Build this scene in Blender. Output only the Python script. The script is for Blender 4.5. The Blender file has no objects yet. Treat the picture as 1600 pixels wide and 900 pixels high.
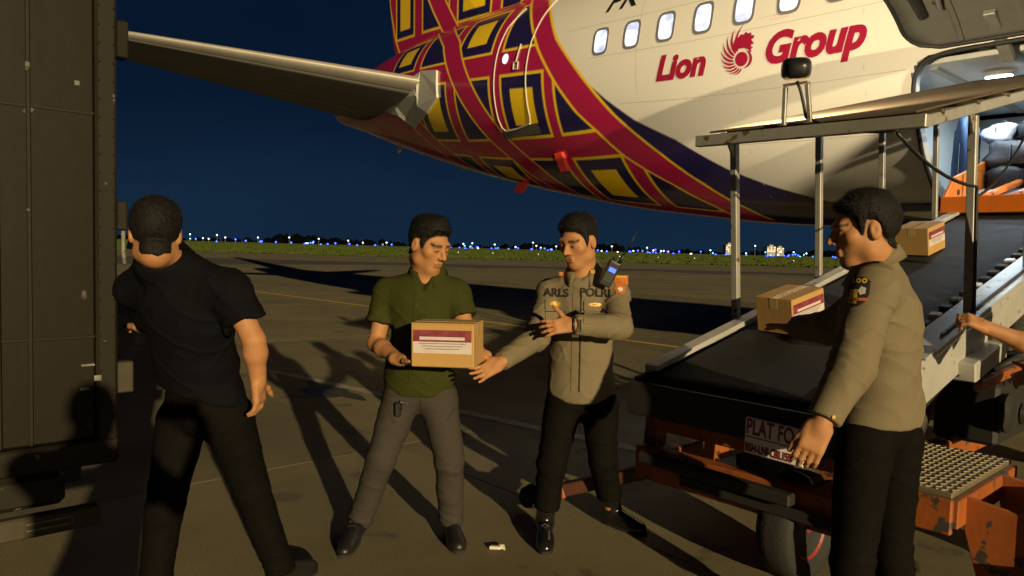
import bpy, bmesh, math, random
import numpy as np
from mathutils import Vector, Matrix
from mathutils.bvhtree import BVHTree

# ---------------------------------------------------------------- camera, sky, sun, exposure
sc = bpy.context.scene
col = sc.collection
CAM_H, FPX = 1.5, 1155.0                       # eye height (m), focal length in pixels of a 1600 px wide frame
PITCH, ROLL = math.radians(3.12), math.radians(1.46)
fwd = Vector((0, math.cos(PITCH), -math.sin(PITCH)))
r0 = Vector((1, 0, 0)); u0 = r0.cross(fwd)
cright = r0 * math.cos(ROLL) + u0 * math.sin(ROLL)
cup = -r0 * math.sin(ROLL) + u0 * math.cos(ROLL)
cd = bpy.data.cameras.new('camera')
cd.sensor_width = 36.0; cd.lens = 36.0 * FPX / 1600.0
cd.clip_start = 0.02; cd.clip_end = 4000
cam = bpy.data.objects.new('camera', cd)
cam.matrix_world = Matrix(((cright.x, cup.x, -fwd.x, 0), (cright.y, cup.y, -fwd.y, 0), (cright.z, cup.z, -fwd.z, CAM_H), (0, 0, 0, 1)))
col.objects.link(cam); sc.camera = cam

SUN_DIR = Vector((-0.445, 1.0, -0.228)).normalized()      # way the apron floodlight travels
w = bpy.data.worlds.new('World'); sc.world = w; w.use_nodes = True
nt = w.node_tree; nt.nodes.clear()
out = nt.nodes.new('ShaderNodeOutputWorld'); bg = nt.nodes.new('ShaderNodeBackground')
tc = nt.nodes.new('ShaderNodeTexCoord'); sx = nt.nodes.new('ShaderNodeSeparateXYZ')
rmp = nt.nodes.new('ShaderNodeValToRGB'); rmp.color_ramp.interpolation = 'EASE'
e = rmp.color_ramp.elements
e[0].position = 0.0; e[0].color = (0.0062, 0.0195, 0.044, 1)
e[1].position = 0.55; e[1].color = (0.0011, 0.0034, 0.0125, 1)
m1 = rmp.color_ramp.elements.new(0.20); m1.color = (0.0024, 0.0085, 0.0235, 1)
nt.links.new(tc.outputs['Generated'], sx.inputs[0]); nt.links.new(sx.outputs['Z'], rmp.inputs[0])
cl = nt.nodes.new('ShaderNodeTexNoise'); cl.inputs['Scale'].default_value = 2.2; cl.inputs['Detail'].default_value = 5; cm = nt.nodes.new('ShaderNodeMapping'); cm.inputs['Scale'].default_value = (1, 1, 3.5)
nt.links.new(tc.outputs['Generated'], cm.inputs[0]); nt.links.new(cm.outputs[0], cl.inputs['Vector'])
cr = nt.nodes.new('ShaderNodeMapRange'); cr.inputs[1].default_value = .3; cr.inputs[2].default_value = .75; cr.inputs[3].default_value = .86; cr.inputs[4].default_value = 1.2; nt.links.new(cl.outputs['Fac'], cr.inputs[0])
cv = nt.nodes.new('ShaderNodeVectorMath'); cv.operation = 'SCALE'; nt.links.new(rmp.outputs[0], cv.inputs[0]); nt.links.new(cr.outputs[0], cv.inputs['Scale']); nt.links.new(cv.outputs[0], bg.inputs[0])   # thin uneven night haze
nt.links.new(bg.outputs[0], out.inputs[0])
bg.inputs[1].default_value = 1.0
sd = bpy.data.lights.new('apron_floodlight_sun', 'SUN'); sd.energy = 5.0; sd.angle = math.radians(0.7); sd.color = (1.0, 0.785, 0.43)
so = bpy.data.objects.new('apron_floodlight_sun', sd); so.rotation_euler = SUN_DIR.to_track_quat('-Z', 'Y').to_euler(); col.objects.link(so)
vs = sc.view_settings; sc.display_settings.display_device = 'sRGB'
vs.view_transform = 'Standard'; vs.look = 'None'; vs.exposure = 0.1; vs.gamma = 1.0; vs.use_curve_mapping = False
sc.cycles.use_denoising = True; sc.cycles.max_bounces = 6; sc.cycles.diffuse_bounces = 3
sc.cycles.sample_clamp_indirect = 4.0

# ---------------------------------------------------------------- helpers
RND = random.Random(7)
def V(*a): return Vector(a)
def ray(px, py):
    d = fwd + cright * ((px - 800) / FPX) + cup * ((450 - py) / FPX)
    return d / d.y
def at(px, py, Y): return V(0, 0, CAM_H) + ray(px, py) * Y          # a spot of the place, metres
def ground_at(px, py, z=0.0):
    d = ray(px, py); return V(0, 0, CAM_H) + d * ((z - CAM_H) / d.z)

MATS = {}
def mat(name, color, rough=0.6, metal=0.0, var=0.0, scale=8.0, bump=0.0, bscale=60.0, coat=0.0, emit=None, estr=0.0, spec=None, col2=None, wear=None, attr=None, stretch=None, slab=False):
    """Principled material; var mixes col2 (or a darker tone) in by noise, bump adds fine relief, wear = (colour, amount, scale) adds chips."""
    if name in MATS: return MATS[name]
    m = bpy.data.materials.new(name); m.use_nodes = True; MATS[name] = m
    n = m.node_tree.nodes; L = m.node_tree.links; b = n['Principled BSDF']
    b.inputs['Base Color'].default_value = (*color, 1); b.inputs['Roughness'].default_value = rough; b.inputs['Metallic'].default_value = metal
    if spec is not None: b.inputs['Specular IOR Level'].default_value = spec
    if coat: b.inputs['Coat Weight'].default_value = coat; b.inputs['Coat Roughness'].default_value = 0.12
    if emit: b.inputs['Emission Color'].default_value = (*emit, 1); b.inputs['Emission Strength'].default_value = estr
    tco = n.new('ShaderNodeTexCoord'); src = tco.outputs['Object']
    if stretch:
        mp = n.new('ShaderNodeMapping'); mp.inputs['Scale'].default_value = stretch; L.new(src, mp.inputs[0]); src = mp.outputs[0]
    cs = None
    if attr:
        a = n.new('ShaderNodeAttribute'); a.attribute_name = attr; cs = a.outputs['Color']
    if var:
        no = n.new('ShaderNodeTexNoise'); no.inputs['Scale'].default_value = scale; no.inputs['Detail'].default_value = 7; no.inputs['Roughness'].default_value = 0.62
        L.new(src, no.inputs['Vector'])
        rp = n.new('ShaderNodeValToRGB'); rp.color_ramp.elements[0].position = 0.36; rp.color_ramp.elements[1].position = 0.66
        L.new(no.outputs['Fac'], rp.inputs[0])
        sc_ = n.new('ShaderNodeMath'); sc_.operation = 'MULTIPLY'; sc_.inputs[1].default_value = var; L.new(rp.outputs[0], sc_.inputs[0])
        mx = n.new('ShaderNodeMix'); mx.data_type = 'RGBA'
        L.new(sc_.outputs[0], mx.inputs[0])
        if cs: 
            L.new(cs, mx.inputs[6]); dk = n.new('ShaderNodeMix'); dk.data_type = 'RGBA'; dk.blend_type = 'MULTIPLY'; dk.inputs[0].default_value = 1; L.new(cs, dk.inputs[6]); dk.inputs[7].default_value = (*(col2 or (.55, .55, .55)), 1); L.new(dk.outputs[2], mx.inputs[7])
        else:
            mx.inputs[6].default_value = (*color, 1); mx.inputs[7].default_value = (*(col2 or tuple(c * 0.45 for c in color)), 1)
        cs = mx.outputs[2]
        rm = n.new('ShaderNodeMapRange'); rm.inputs[3].default_value = max(0.02, rough - 0.12); rm.inputs[4].default_value = min(1, rough + 0.12)
        L.new(no.outputs['Fac'], rm.inputs[0]); L.new(rm.outputs[0], b.inputs['Roughness'])
    if slab:
        oi = n.new('ShaderNodeObjectInfo'); mr = n.new('ShaderNodeMapRange'); mr.inputs[3].default_value = .8; mr.inputs[4].default_value = 1.12; L.new(oi.outputs['Random'], mr.inputs[0])
        ge = n.new('ShaderNodeNewGeometry'); ns_ = n.new('ShaderNodeTexNoise'); ns_.inputs['Scale'].default_value = 130; ns_.inputs['Detail'].default_value = 2; L.new(ge.outputs['Position'], ns_.inputs['Vector'])
        m2 = n.new('ShaderNodeMapRange'); m2.inputs[1].default_value = .35; m2.inputs[2].default_value = .72; m2.inputs[3].default_value = .72; m2.inputs[4].default_value = 1.45; L.new(ns_.outputs['Fac'], m2.inputs[0])
        mm = n.new('ShaderNodeMath'); mm.operation = 'MULTIPLY'; L.new(mr.outputs[0], mm.inputs[0]); L.new(m2.outputs[0], mm.inputs[1])
        vm = n.new('ShaderNodeVectorMath'); vm.operation = 'SCALE'; L.new(cs, vm.inputs[0]); L.new(mm.outputs[0], vm.inputs['Scale']); cs = vm.outputs[0]
    if wear:
        wc, wa, wsx = wear
        nw = n.new('ShaderNodeTexNoise'); nw.inputs['Scale'].default_value = wsx; nw.inputs['Detail'].default_value = 4; L.new(tco.outputs['Object'], nw.inputs['Vector'])
        rw = n.new('ShaderNodeValToRGB'); rw.color_ramp.elements[0].position = wa; rw.color_ramp.elements[1].position = min(1, wa + 0.03)
        L.new(nw.outputs['Fac'], rw.inputs[0])
        mw = n.new('ShaderNodeMix'); mw.data_type = 'RGBA'; L.new(rw.outputs[0], mw.inputs[0])
        if cs: L.new(cs, mw.inputs[6])
        else: mw.inputs[6].default_value = (*color, 1)
        mw.inputs[7].default_value = (*wc, 1); cs = mw.outputs[2]
    if cs: L.new(cs, b.inputs['Base Color'])
    if bump:
        nb = n.new('ShaderNodeTexNoise'); nb.inputs['Scale'].default_value = bscale; nb.inputs['Detail'].default_value = 5; L.new(src, nb.inputs['Vector'])
        bp = n.new('ShaderNodeBump'); bp.inputs['Strength'].default_value = bump; bp.inputs['Distance'].default_value = 0.01
        L.new(nb.outputs['Fac'], bp.inputs['Height']); L.new(bp.outputs[0], b.inputs['Normal'])
    return m

def link(o, parent=None):
    col.objects.link(o)
    if parent is not None: o.parent = parent
    return o
def tag(o, label=None, cat=None, group=None, kind=None):
    if label: o['label'] = label
    if cat: o['category'] = cat
    if group: o['group'] = group
    if kind: o['kind'] = kind
    return o
def empty(name, loc=(0, 0, 0), label=None, cat=None, group=None):
    o = bpy.data.objects.new(name, None); o.location = loc; o.empty_display_size = 0.1
    link(o); return tag(o, label, cat, group)

class MB:
    """collects shapes in world metres; build() links them as one mesh object (origin at its parent's origin)."""
    def __init__(self): self.v = []; self.f = []
    def add(self, vs, fs):
        k = len(self.v); self.v += [Vector(p) for p in vs]; self.f += [tuple(i + k for i in f) for f in fs]; return self
    def box(self, c, ax, half):
        c = Vector(c); a = [Vector(x) for x in ax]; vs = []
        for i in (-1, 1):
            for j in (-1, 1):
                for k in (-1, 1): vs.append(c + a[0] * (i * half[0]) + a[1] * (j * half[1]) + a[2] * (k * half[2]))
        return self.add(vs, [(0, 1, 3, 2), (4, 6, 7, 5), (0, 4, 5, 1), (2, 3, 7, 6), (0, 2, 6, 4), (1, 5, 7, 3)])
    def bar(self, a, b, w, h=None, up=(0, 0, 1)):
        a, b = Vector(a), Vector(b); d = (b - a); L = d.length; d = d / L; up = Vector(up)
        s = d.cross(up); s = s.normalized() if s.length > 1e-5 else Vector((1, 0, 0)); u = s.cross(d)
        return self.box((a + b) / 2, (d, s, u), (L / 2, w / 2, (h or w) / 2))
    def tube(self, pts, r, n=8, cap=True):
        pts = [Vector(p) for p in pts]; k = len(pts); rr = r if isinstance(r, (list, tuple)) else [r] * k; vs = []; fs = []
        pu = None
        for i in range(k):
            d = (pts[min(i + 1, k - 1)] - pts[max(i - 1, 0)]).normalized()
            if pu is None:
                pu = d.orthogonal().normalized()
            pu = (pu - d * pu.dot(d)).normalized(); q = d.cross(pu)
            for j in range(n):
                t = 2 * math.pi * j / n; vs.append(pts[i] + (pu * math.cos(t) + q * math.sin(t)) * rr[i])
        for i in range(k - 1):
            for j in range(n):
                a = i * n + j; b = i * n + (j + 1) % n; fs.append((a, b, b + n, a + n))
        if cap: fs += [tuple(range(n))[::-1], tuple((k - 1) * n + j for j in range(n))]
        return self.add(vs, fs)
    def lathe(self, c, axis, prof, n=24):
        """prof: list of (along axis, radius)"""
        axis = Vector(axis).normalized(); p = axis.orthogonal().normalized(); q = axis.cross(p); c = Vector(c); vs = []; fs = []
        for (x, r) in prof:
            for j in range(n):
                t = 2 * math.pi * j / n; vs.append(c + axis * x + (p * math.cos(t) + q * math.sin(t)) * r)
        for i in range(len(prof) - 1):
            for j in range(n):
                a = i * n + j; b = i * n + (j + 1) % n; fs.append((a, b, b + n, a + n))
        fs += [tuple(range(n))[::-1], tuple((len(prof) - 1) * n + j for j in range(n))]
        return self.add(vs, fs)
    def prism(self, poly, depth):
        """poly: planar list of points, extruded by vector depth"""
        poly = [Vector(p) for p in poly]; d = Vector(depth); n = len(poly)
        fs = [tuple(range(n)), tuple(range(2 * n - 1, n - 1, -1))] + [(i, i + n, (i + 1) % n + n, (i + 1) % n) for i in range(n)]
        return self.add(poly + [p + d for p in poly], [tuple(reversed(f)) for f in fs])
    def build(self, name, m, parent=None, bevel=0.0, smooth=False, seg=1):
        me = bpy.data.meshes.new(name); o = bpy.data.objects.new(name, me); link(o)
        off = Vector((0, 0, 0))
        inv = Matrix.Identity(4)
        if parent is not None:
            inv = world_of(parent).inverted(); o.parent = parent
        bm = bmesh.new()
        bv = [bm.verts.new(inv @ p) for p in self.v]
        for f in self.f:
            try: bm.faces.new([bv[i] for i in f])
            except ValueError: pass
        bmesh.ops.recalc_face_normals(bm, faces=bm.faces)
        if bevel:
            ed = [e for e in bm.edges if len(e.link_faces) == 2 and e.calc_face_angle(0) > 0.6]
            bmesh.ops.bevel(bm, geom=ed, offset=bevel, segments=seg, affect='EDGES', profile=0.5, clamp_overlap=True)
        if smooth:
            for f in bm.faces: f.smooth = True
        bm.to_mesh(me); bm.free()
        if m: me.materials.append(m if not isinstance(m, str) else MATS[m])
        return o
def world_of(o):
    M = Matrix.LocRotScale(o.location, o.rotation_euler, o.scale)
    return world_of(o.parent) @ M if o.parent else M
def grid_mesh(name, Vn, nu, nv, m, parent=None, smooth=True, keep=None, color=None):
    """Vn: (nu*nv,3) numpy grid -> mesh object made with foreach_set"""
    i = np.arange(nu - 1)[:, None] * nv + np.arange(nv - 1)[None, :]
    q = np.stack([i, i + nv, i + nv + 1, i + 1], -1).reshape(-1, 4)
    if keep is not None: q = q[keep.reshape(-1)]
    return raw_mesh(name, Vn, q, m, parent, smooth, color)
def raw_mesh(name, Vn, q, m, parent=None, smooth=True, color=None):
    me = bpy.data.meshes.new(name); n = len(Vn)
    if parent is not None:
        inv = np.array(world_of(parent).inverted()); Vn = Vn @ inv[:3, :3].T + inv[:3, 3]
    k = q.shape[1]
    me.vertices.add(n); me.vertices.foreach_set('co', np.ascontiguousarray(Vn, np.float32).ravel())
    me.loops.add(q.size); me.loops.foreach_set('vertex_index', np.ascontiguousarray(q, np.int32).ravel())
    me.polygons.add(len(q)); me.polygons.foreach_set('loop_start', np.arange(0, q.size, k, dtype=np.int32))
    if smooth: me.polygons.foreach_set('use_smooth', np.ones(len(q), bool))
    me.update(calc_edges=True)
    if color is not None:
        a = me.color_attributes.new('tint', 'FLOAT_COLOR', 'POINT'); a.data.foreach_set('color', np.concatenate([color, np.ones((n, 1))], 1).astype(np.float32).ravel())
    me.validate()
    if m: me.materials.append(m)
    o = bpy.data.objects.new(name, me); link(o, parent); return o
def text_mesh(s, size=1.0, bold=0.0, shear=0.0, align='CENTER', space=1.0):
    """flat lettering as (verts 2D, faces)"""
    c = bpy.data.curves.new('lettering', 'FONT'); c.body = s; c.size = size; c.offset = bold; c.shear = shear; c.align_x = align; c.space_character = space; c.resolution_u = 4
    o = bpy.data.objects.new('lettering_source', c); col.objects.link(o)
    dg = bpy.context.evaluated_depsgraph_get(); me = bpy.data.meshes.new_from_object(o.evaluated_get(dg))
    v = [(p.co.x, p.co.y) for p in me.vertices]; f = [tuple(p.vertices) for p in me.polygons]
    bpy.data.objects.remove(o); bpy.data.meshes.remove(me); bpy.data.curves.remove(c)
    return v, f
def mapped(name, v2, f, fn, m, parent, cuts=0):
    """flat 2D shape laid onto a surface by fn(x, y) -> point"""
    bm = bmesh.new(); bv = [bm.verts.new((x, y, 0)) for x, y in v2]
    for q in f:
        try: bm.faces.new([bv[i] for i in q])
        except ValueError: pass
    bmesh.ops.triangulate(bm, faces=bm.faces)
    for _ in range(4):
        lo = [e for e in bm.edges if e.calc_length() > cuts] if cuts else []
        if not lo: break
        bmesh.ops.subdivide_edges(bm, edges=lo, cuts=1, use_grid_fill=False); bmesh.ops.triangulate(bm, faces=bm.faces)
    inv = world_of(parent).inverted() if parent else Matrix.Identity(4)
    for x in bm.verts: x.co = inv @ Vector(fn(x.co.x, x.co.y))
    me = bpy.data.meshes.new(name); bm.to_mesh(me); bm.free()
    for p in me.polygons: p.use_smooth = True
    me.materials.append(m); o = bpy.data.objects.new(name, me); link(o, parent); return o
def smooth_noise(p, seed=0, n=5):
    """cheap smooth pseudo-noise on an (N,3) array, about -1..1"""
    r = np.random.RandomState(seed); s = 0
    for _ in range(n):
        k = r.normal(size=3); k /= np.linalg.norm(k); s = s + np.sin(p @ k * r.uniform(.6, 1.6) + r.uniform(0, 6.28))
    return s / n * 1.4
Z = Vector((0, 0, 1))
E1 = V(.744, .668, 0).normalized()          # from the belt loader's low end towards the aircraft
E2 = V(.668, -.744, 0).normalized()         # along the fuselage towards the nose
# ---------------------------------------------------------------- ground
M_conc = mat('apron_concrete', (.20, .168, .088), .8, var=.8, scale=.55, slab=True, col2=(.10, .087, .05), bump=.4, bscale=190, wear=((.10, .085, .055), .63, 2.2))
M_joint = mat('joint_filler', (.04, .036, .03), .9)
M_grass = mat('field_grass', (.085, .12, .022), .95, var=.6, scale=.03, col2=(.06, .085, .016), bump=.3, bscale=3)
def sheet(name, pts, z, m, kind='structure'):
    o = MB().add([(x, y, z) for x, y in pts], [tuple(range(len(pts)))]).build(name, m); return tag(o, kind=kind)
apron = sheet('apron', [(-900, -60), (900, -60), (900, 1500), (-900, 1500)], -.03, M_conc)
tag(apron, 'worn concrete airport apron', None)
grass = sheet('grass_field', [(-900, 92), (900, 105), (900, 1400), (-900, 1400)], .004, M_grass)
# concrete slabs with open joints, laid square to the parked aircraft
J0 = ground_at(667, 717); SL = 6.0
me_slab = None
for i in range(-6, 9):
    for j in range(-7, 8):
        c = J0 + E1 * ((i + .5) * SL) + E2 * ((j + .43) * SL)
        if c.y < -7 or c.y > 55 or abs(c.x) > 8 + c.y * .85: continue
        if me_slab is None:
            b = MB().box((0, 0, -.05), (E1, E2, Z), (SL / 2 - .005, SL / 2 - .005, .05)); o = b.build('apron_slab', M_conc, None); me_slab = o.data; o.location = c; o.location.z = 0; o.parent = apron
        else:
            o = bpy.data.objects.new('apron_slab', me_slab); link(o, apron); o.location = (c.x, c.y, 0)
        o['kind'] = 'structure'
sheet('joint_filler', [(-70, -12), (70, -12), (70, 62), (-70, 62)], -.004, M_joint)
M_yel = mat('yellow_line_paint', (.62, .43, .05), .6, var=.5, scale=3, col2=(.32, .24, .06))
M_wht = mat('faded_white_paint', (.34, .32, .27), .7, var=.9, scale=5, col2=(.2, .17, .115))
def stripe(name, a, b, wd, z, m):
    a, b = Vector(a), Vector(b); d = (b - a).normalized(); s = d.cross(Z) * wd / 2
    o = MB().add([p + Z * z for p in (a - s, b - s, b + s, a + s)], [(0, 1, 2, 3)]).build(name, m); return tag(o, kind='structure')
ya = ground_at(372, 452); yb = ground_at(1100, 548); yd = (yb - ya).normalized()
stripe('yellow_guide_line', ya - yd * 30, yb + yd * 25, .16, .005, M_yel)
wa = ground_at(470, 590); wb = ground_at(600, 618); wd_ = (wb - wa).normalized()
stripe('faded_white_line', wa - wd_ * .6, wb + wd_ * 4.5, .13, .006, M_wht)
M_stain = mat('oil_stain', (.035, .036, .024), .45, var=.6, scale=4, col2=(.08, .07, .045))
for k, (px, py, rx, ry) in enumerate([(515, 612, .45, .20)]):
    c = ground_at(px, py); pts = []
    for t in range(36):
        a = 2 * math.pi * t / 36; r = 1 + .22 * math.sin(3 * a + k) + .16 * math.sin(5 * a + 2 * k) + .1 * math.sin(9 * a + k)
        pts.append(c + E2 * (math.cos(a) * rx * r) + E1 * (math.sin(a) * ry * r) + Z * .0042)
    tag(MB().add(pts, [tuple(range(36))]).build('oil_stain', M_stain), kind='structure')
# rough grass beyond the apron: upright tufts that catch the low light
gv, gf = [], []; rg = random.Random(11)
for k in range(36000):
    y = 93 + 260 * rg.random() ** 1.7; x = rg.uniform(-.75, .62) * y; y += .014 * x if x > 0 else 0; a = rg.uniform(0, math.pi); wdt = rg.uniform(.2, .6) * (y / 110); ht = rg.uniform(.07, .20) * (1 + (y - 93) / 300)
    c, s = math.cos(a) * wdt, math.sin(a) * wdt * .6; b = len(gv); lx = rg.uniform(-.15, .15)
    gv += [(x - c, y - s, 0), (x + c, y + s, 0), (x + c * .8 + lx, y + s * .8, ht), (x + lx, y, ht * 1.25), (x - c * .8 + lx, y - s * .8, ht * .9)]; gf.append((b, b + 1, b + 2, b + 3, b + 4))
M_blade = mat('grass_blades', (.048, .064, .012), .95, var=.6, scale=.08, col2=(.034, .046, .010), spec=.1)
tag(MB().add(gv, gf).build('grass', M_blade), 'rough green grass growing beyond the apron edge', 'grass', kind='stuff')
# ---------------------------------------------------------------- far edge of the airfield
M_far = mat('far_foliage', (.0025, .0032, .002), 1.0, spec=0.0, var=.5, scale=.1)
v, f = [], []
rr = random.Random(3)
for k in range(900):                                       # far-off wood that reads as one dark strip
    x = rr.uniform(-760, 760); y = rr.uniform(820, 900); h = rr.uniform(2.5, 5) * (1.5 if rr.random() < .2 else 1) + 2.5 * math.sin(x * .021) + 1.5 * math.sin(x * .07); h = max(h, 2.5); r = h * rr.uniform(.5, .9)
    b = len(v); n = 7
    for lv, (zz, q) in enumerate([(0, .7), (.35, 1), (.7, .8), (1, .2)]):
        for t in range(n):
            a = 2 * math.pi * (t + .5 * lv) / n; q2 = q * rr.uniform(.75, 1.2); v.append((x + math.cos(a) * r * q2, y + math.sin(a) * r * q2, h * zz * rr.uniform(.92, 1.08)))
    for lv in range(3):
        for t in range(n): f.append((b + lv * n + t, b + lv * n + (t + 1) % n, b + (lv + 1) * n + (t + 1) % n, b + (lv + 1) * n + t))
    f.append(tuple(b + 3 * n + t for t in range(n)))
tag(MB().add(v, f).build('far_wood', M_far), 'dark far-off line of trees beyond the airfield', 'trees', kind='stuff')
M_lw = mat('lamp_white', (.8, .8, .8), .5, emit=(.7, .86, 1), estr=4)
M_lc = mat('lamp_cyan', (.3, .7, .8), .5, emit=(.04, .55, 1), estr=2.6)
M_lb = mat('lamp_blue', (.1, .2, .8), .5, emit=(.012, .07, 1), estr=4.5)
M_lr = mat('lamp_pink', (.8, .4, .4), .5, emit=(1, .55, .5), estr=6)
M_pole = mat('lamp_pole', (.2, .2, .2), .6)
LM = {}
for key, m, r in (('w', M_lw, .55), ('c', M_lc, .62), ('b', M_lb, .72), ('r', M_lr, .55), ('s', M_lw, .3)):
    b = MB().lathe((0, 0, 0), (0, 0, 1), [(-r * .9, r * .35), (-r * .5, r), (r * .4, r), (r * .8, r * .5)], 8); o = b.build('x', m); LM[key] = o.data; bpy.data.objects.remove(o)
bp = MB().tube([(0, 0, -1), (0, 0, 0)], .12, 6); o = bp.build('x', M_pole); POLE = o.data; bpy.data.objects.remove(o)
LAB = {'w': 'small white lamp on a mast in the row of far airfield lights', 'c': 'small cyan lamp in the row of far airfield lights', 'b': 'small blue taxiway light in the row of far airfield lights', 'r': 'small pink lamp in the row of far airfield lights', 's': 'tiny white edge light at the far border of the apron'}
def far_light(px, py, Y, key):
    p = at(px, py, Y); e_ = empty('airfield_light', (p.x, p.y, 0), LAB[key], 'light', {'w': 'far white lamps', 'c': 'far cyan lamps', 'b': 'far blue lights', 'r': 'far pink lamps', 's': 'apron edge lights'}[key])
    o = bpy.data.objects.new('lamp', LM[key]); link(o, e_); o.location = (0, 0, max(p.z, .3))
    s_ = Y / 600; o.scale = (s_,) * 3
    q = bpy.data.objects.new('pole', POLE); link(q, e_); q.location = (0, 0, max(p.z, .3)); q.scale = (1, 1, max(p.z, .3))
for (px, py) in [(297, 366), (339, 367), (352, 371), (403, 371), (452, 371), (498, 373), (544, 376), (567, 379), (604, 379), (724, 381), (738, 380), (773, 382), (833, 379), (838, 384), (845, 387), (869, 385), (940, 392), (956, 385), (1011, 387), (1037, 392), (1110, 391), (1220, 394), (1240, 394), (1260, 396), (1282, 398), (317, 372), (326, 373), (1080, 399), (1180, 384)]:
    far_light(px, py, rr.uniform(560, 640), 'w')
for (px, py) in [(481, 380), (489, 379), (726, 384), (735, 385), (862, 390), (1196, 394), (1204, 399), (1256, 398), (1250, 401)]: far_light(px, py, rr.uniform(560, 620), 'c')
for (px, py) in [(368, 374), (384, 376), (409, 377), (431, 378), (455, 379), (501, 384), (512, 381), (524, 380), (546, 381), (558, 383), (586, 383), (598, 382), (612, 382), (727, 388), (745, 386), (831, 389), (856, 391), (934, 391), (948, 393), (985, 393), (1015, 396), (1024, 390), (1043, 393), (1052, 398), (1061, 393), (1095, 393), (1118, 398), (1134, 400), (1166, 399), (1199, 400), (1208, 402), (1231, 400), (1247, 399), (1270, 401), (1305, 402)]:
    far_light(px, py, rr.uniform(480, 600), 'b')
for k in range(46):
    px = rr.choice((rr.uniform(290, 640), rr.uniform(700, 880), rr.uniform(930, 1310), rr.uniform(930, 1310))); far_light(px, 372 + (px - 300) * .0268 + rr.uniform(0, 5), rr.uniform(620, 800), rr.choice('bbbbwc'))
for (px, py) in [(1021, 391), (1033, 392), (1044, 393), (965, 394), (1079, 400), (747, 388), (1216, 398)]: far_light(px, py, 590, 'r')
for (px, py) in [(716, 400), (770, 404), (841, 405), (968, 408), (1028, 408), (1085, 409), (1240, 413)]: far_light(px, py, 150, 's')
M_bldg = mat('far_tower_wall', (.3, .28, .26), .8)
M_blit = mat('far_lit_window', (.8, .7, .5), .5, emit=(1, .85, .6), estr=.55)
def far_block(px, py, wpx, hpx, Y, lab, nx, ny):
    c = at(px, py, Y); wd = wpx * Y / FPX; top = at(px, py - hpx, Y).z; e_ = empty('far_apartment_block', (c.x, c.y, 0), lab, 'building')
    MB().box((c.x, c.y, top / 2), ((1, 0, 0), (0, 1, 0), Z), (wd / 2, 6, top / 2)).build('wall', M_bldg, e_)
    MB().box((c.x + wd * .1, c.y, top + .9), ((1, 0, 0), (0, 1, 0), Z), (wd * .22, 3, .9)).build('roof_room', M_bldg, e_)
    z0 = at(px, py, Y).z
    for i in range(nx):
        for j in range(ny):
            if rr.random() < .35: continue
            x = c.x + wd * ((i + .5) / nx - .5); z = z0 + (top - z0) * (j + .5) / ny
            MB().box((x, c.y - 6.02, z), ((1, 0, 0), (0, 1, 0), Z), (wd / nx * .34, .05, (top - z0) / ny * .3)).build('window', M_blit, e_)
far_block(1137, 394, 11, 12, 780, 'single pale narrow tower block on the far skyline, left of the canopy post', 4, 4)
far_block(1202, 394, 13, 9, 780, 'first of two lit low blocks side by side on the far skyline', 5, 3)
far_block(1216, 395, 11, 8, 790, 'second of two lit low blocks side by side on the far skyline', 4, 3)
# ---------------------------------------------------------------- airliner (tail half in view)
AX, AN, AO = E2, -E1, V(2.53, 11.24, 0)       # towards the nose, out to starboard, a point under the axis
_S = [-10.6, -10.3, -9, -7.4, -6, -4.6, -3, -.8, 1.4, 2.6, 4, 21, 23.5, 25.5, 26.8, 27.3]
_B = [4.66, 4.50, 4.14, 3.66, 3.28, 2.92, 2.57, 2.17, 1.92, 1.86, 1.84, 1.84, 1.95, 2.3, 2.9, 3.4]
_T = [4.98, 5.12, 5.45, 5.68, 5.78, 5.84, 5.86, 5.86, 5.86, 5.86, 5.86, 5.86, 5.6, 4.9, 4.1, 3.6]
_W = [.16, .28, .66, 1.08, 1.38, 1.62, 1.80, 1.93, 1.975, 1.98, 1.98, 1.98, 1.85, 1.35, .7, .1]
def fus(s):
    s = np.asarray(s, float); r = []
    for arr in (_B, _T, _W):
        a = 0
        for o_ in np.linspace(-.5, .5, 9): a = a + np.interp(s + o_ * np.clip((s + 10.6) * .8, .05, 1), _S, arr)
        r.append(a / 9)
    return r
def fsurf(s, ph, off=0.0):
    zb, zt, wd = fus(s); zc = (zb + zt) / 2; b = (zt - zb) / 2; c, sn = np.cos(ph), np.sin(ph)
    l = wd * c; z = zc + b * sn
    if np.any(off):
        nl, nz = c / wd, sn / b; k = np.sqrt(nl ** 2 + nz ** 2); l = l + off * nl / k; z = z + off * nz / k
    return np.stack([AO.x + AX.x * s + AN.x * l, AO.y + AX.y * s + AN.y * l, z + 0 * s], -1)
def fpt(s, l, z): return AO + AX * s + AN * l + Z * z
WHITE, CRIM, YEL, NAVY = np.array([.82, .80, .76]), np.array([.44, .016, .085]), np.array([.95, .64, .014]), np.array([.020, .015, .085])
K_ = .0345
def cur(ph, pts): 
    p = sorted(pts, key=lambda q: q[1]); return np.interp(ph, [q[1] for q in p], [q[0] for q in p])
R1 = [(-5.35, 80), (-4.72, 52), (-3.82, 27), (-3.45, 10), (-2.94, -13), (-2.53, -31.5), (-2.12, -48), (-1.87, -67), (-1.75, -90)]
R2L = [(-2.6, 70), (-1.82, 35.8), (-1.28, 11), (-.84, -6.3), (-.5, -18.9), (-.21, -27), (.13, -38.6), (.7, -52.6), (1.09, -66), (1.4, -90)]
R2R = [(-2.2, 70), (-1.37, 35.4), (-.9, 14), (-.35, -3.5), (.18, -20.8), (.76, -37), (1.21, -51.4), (1.58, -66.5), (1.9, -90)]
NV = [(-.6, 2), (-.34, -4.4), (.09, -14.6), (.51, -23.2), (1.07, -31.2), (1.66, -43.6), (2.1, -51.1), (2.5, -57), (2.81, -61.5), (3.9, -76), (6.5, -90)]
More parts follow.
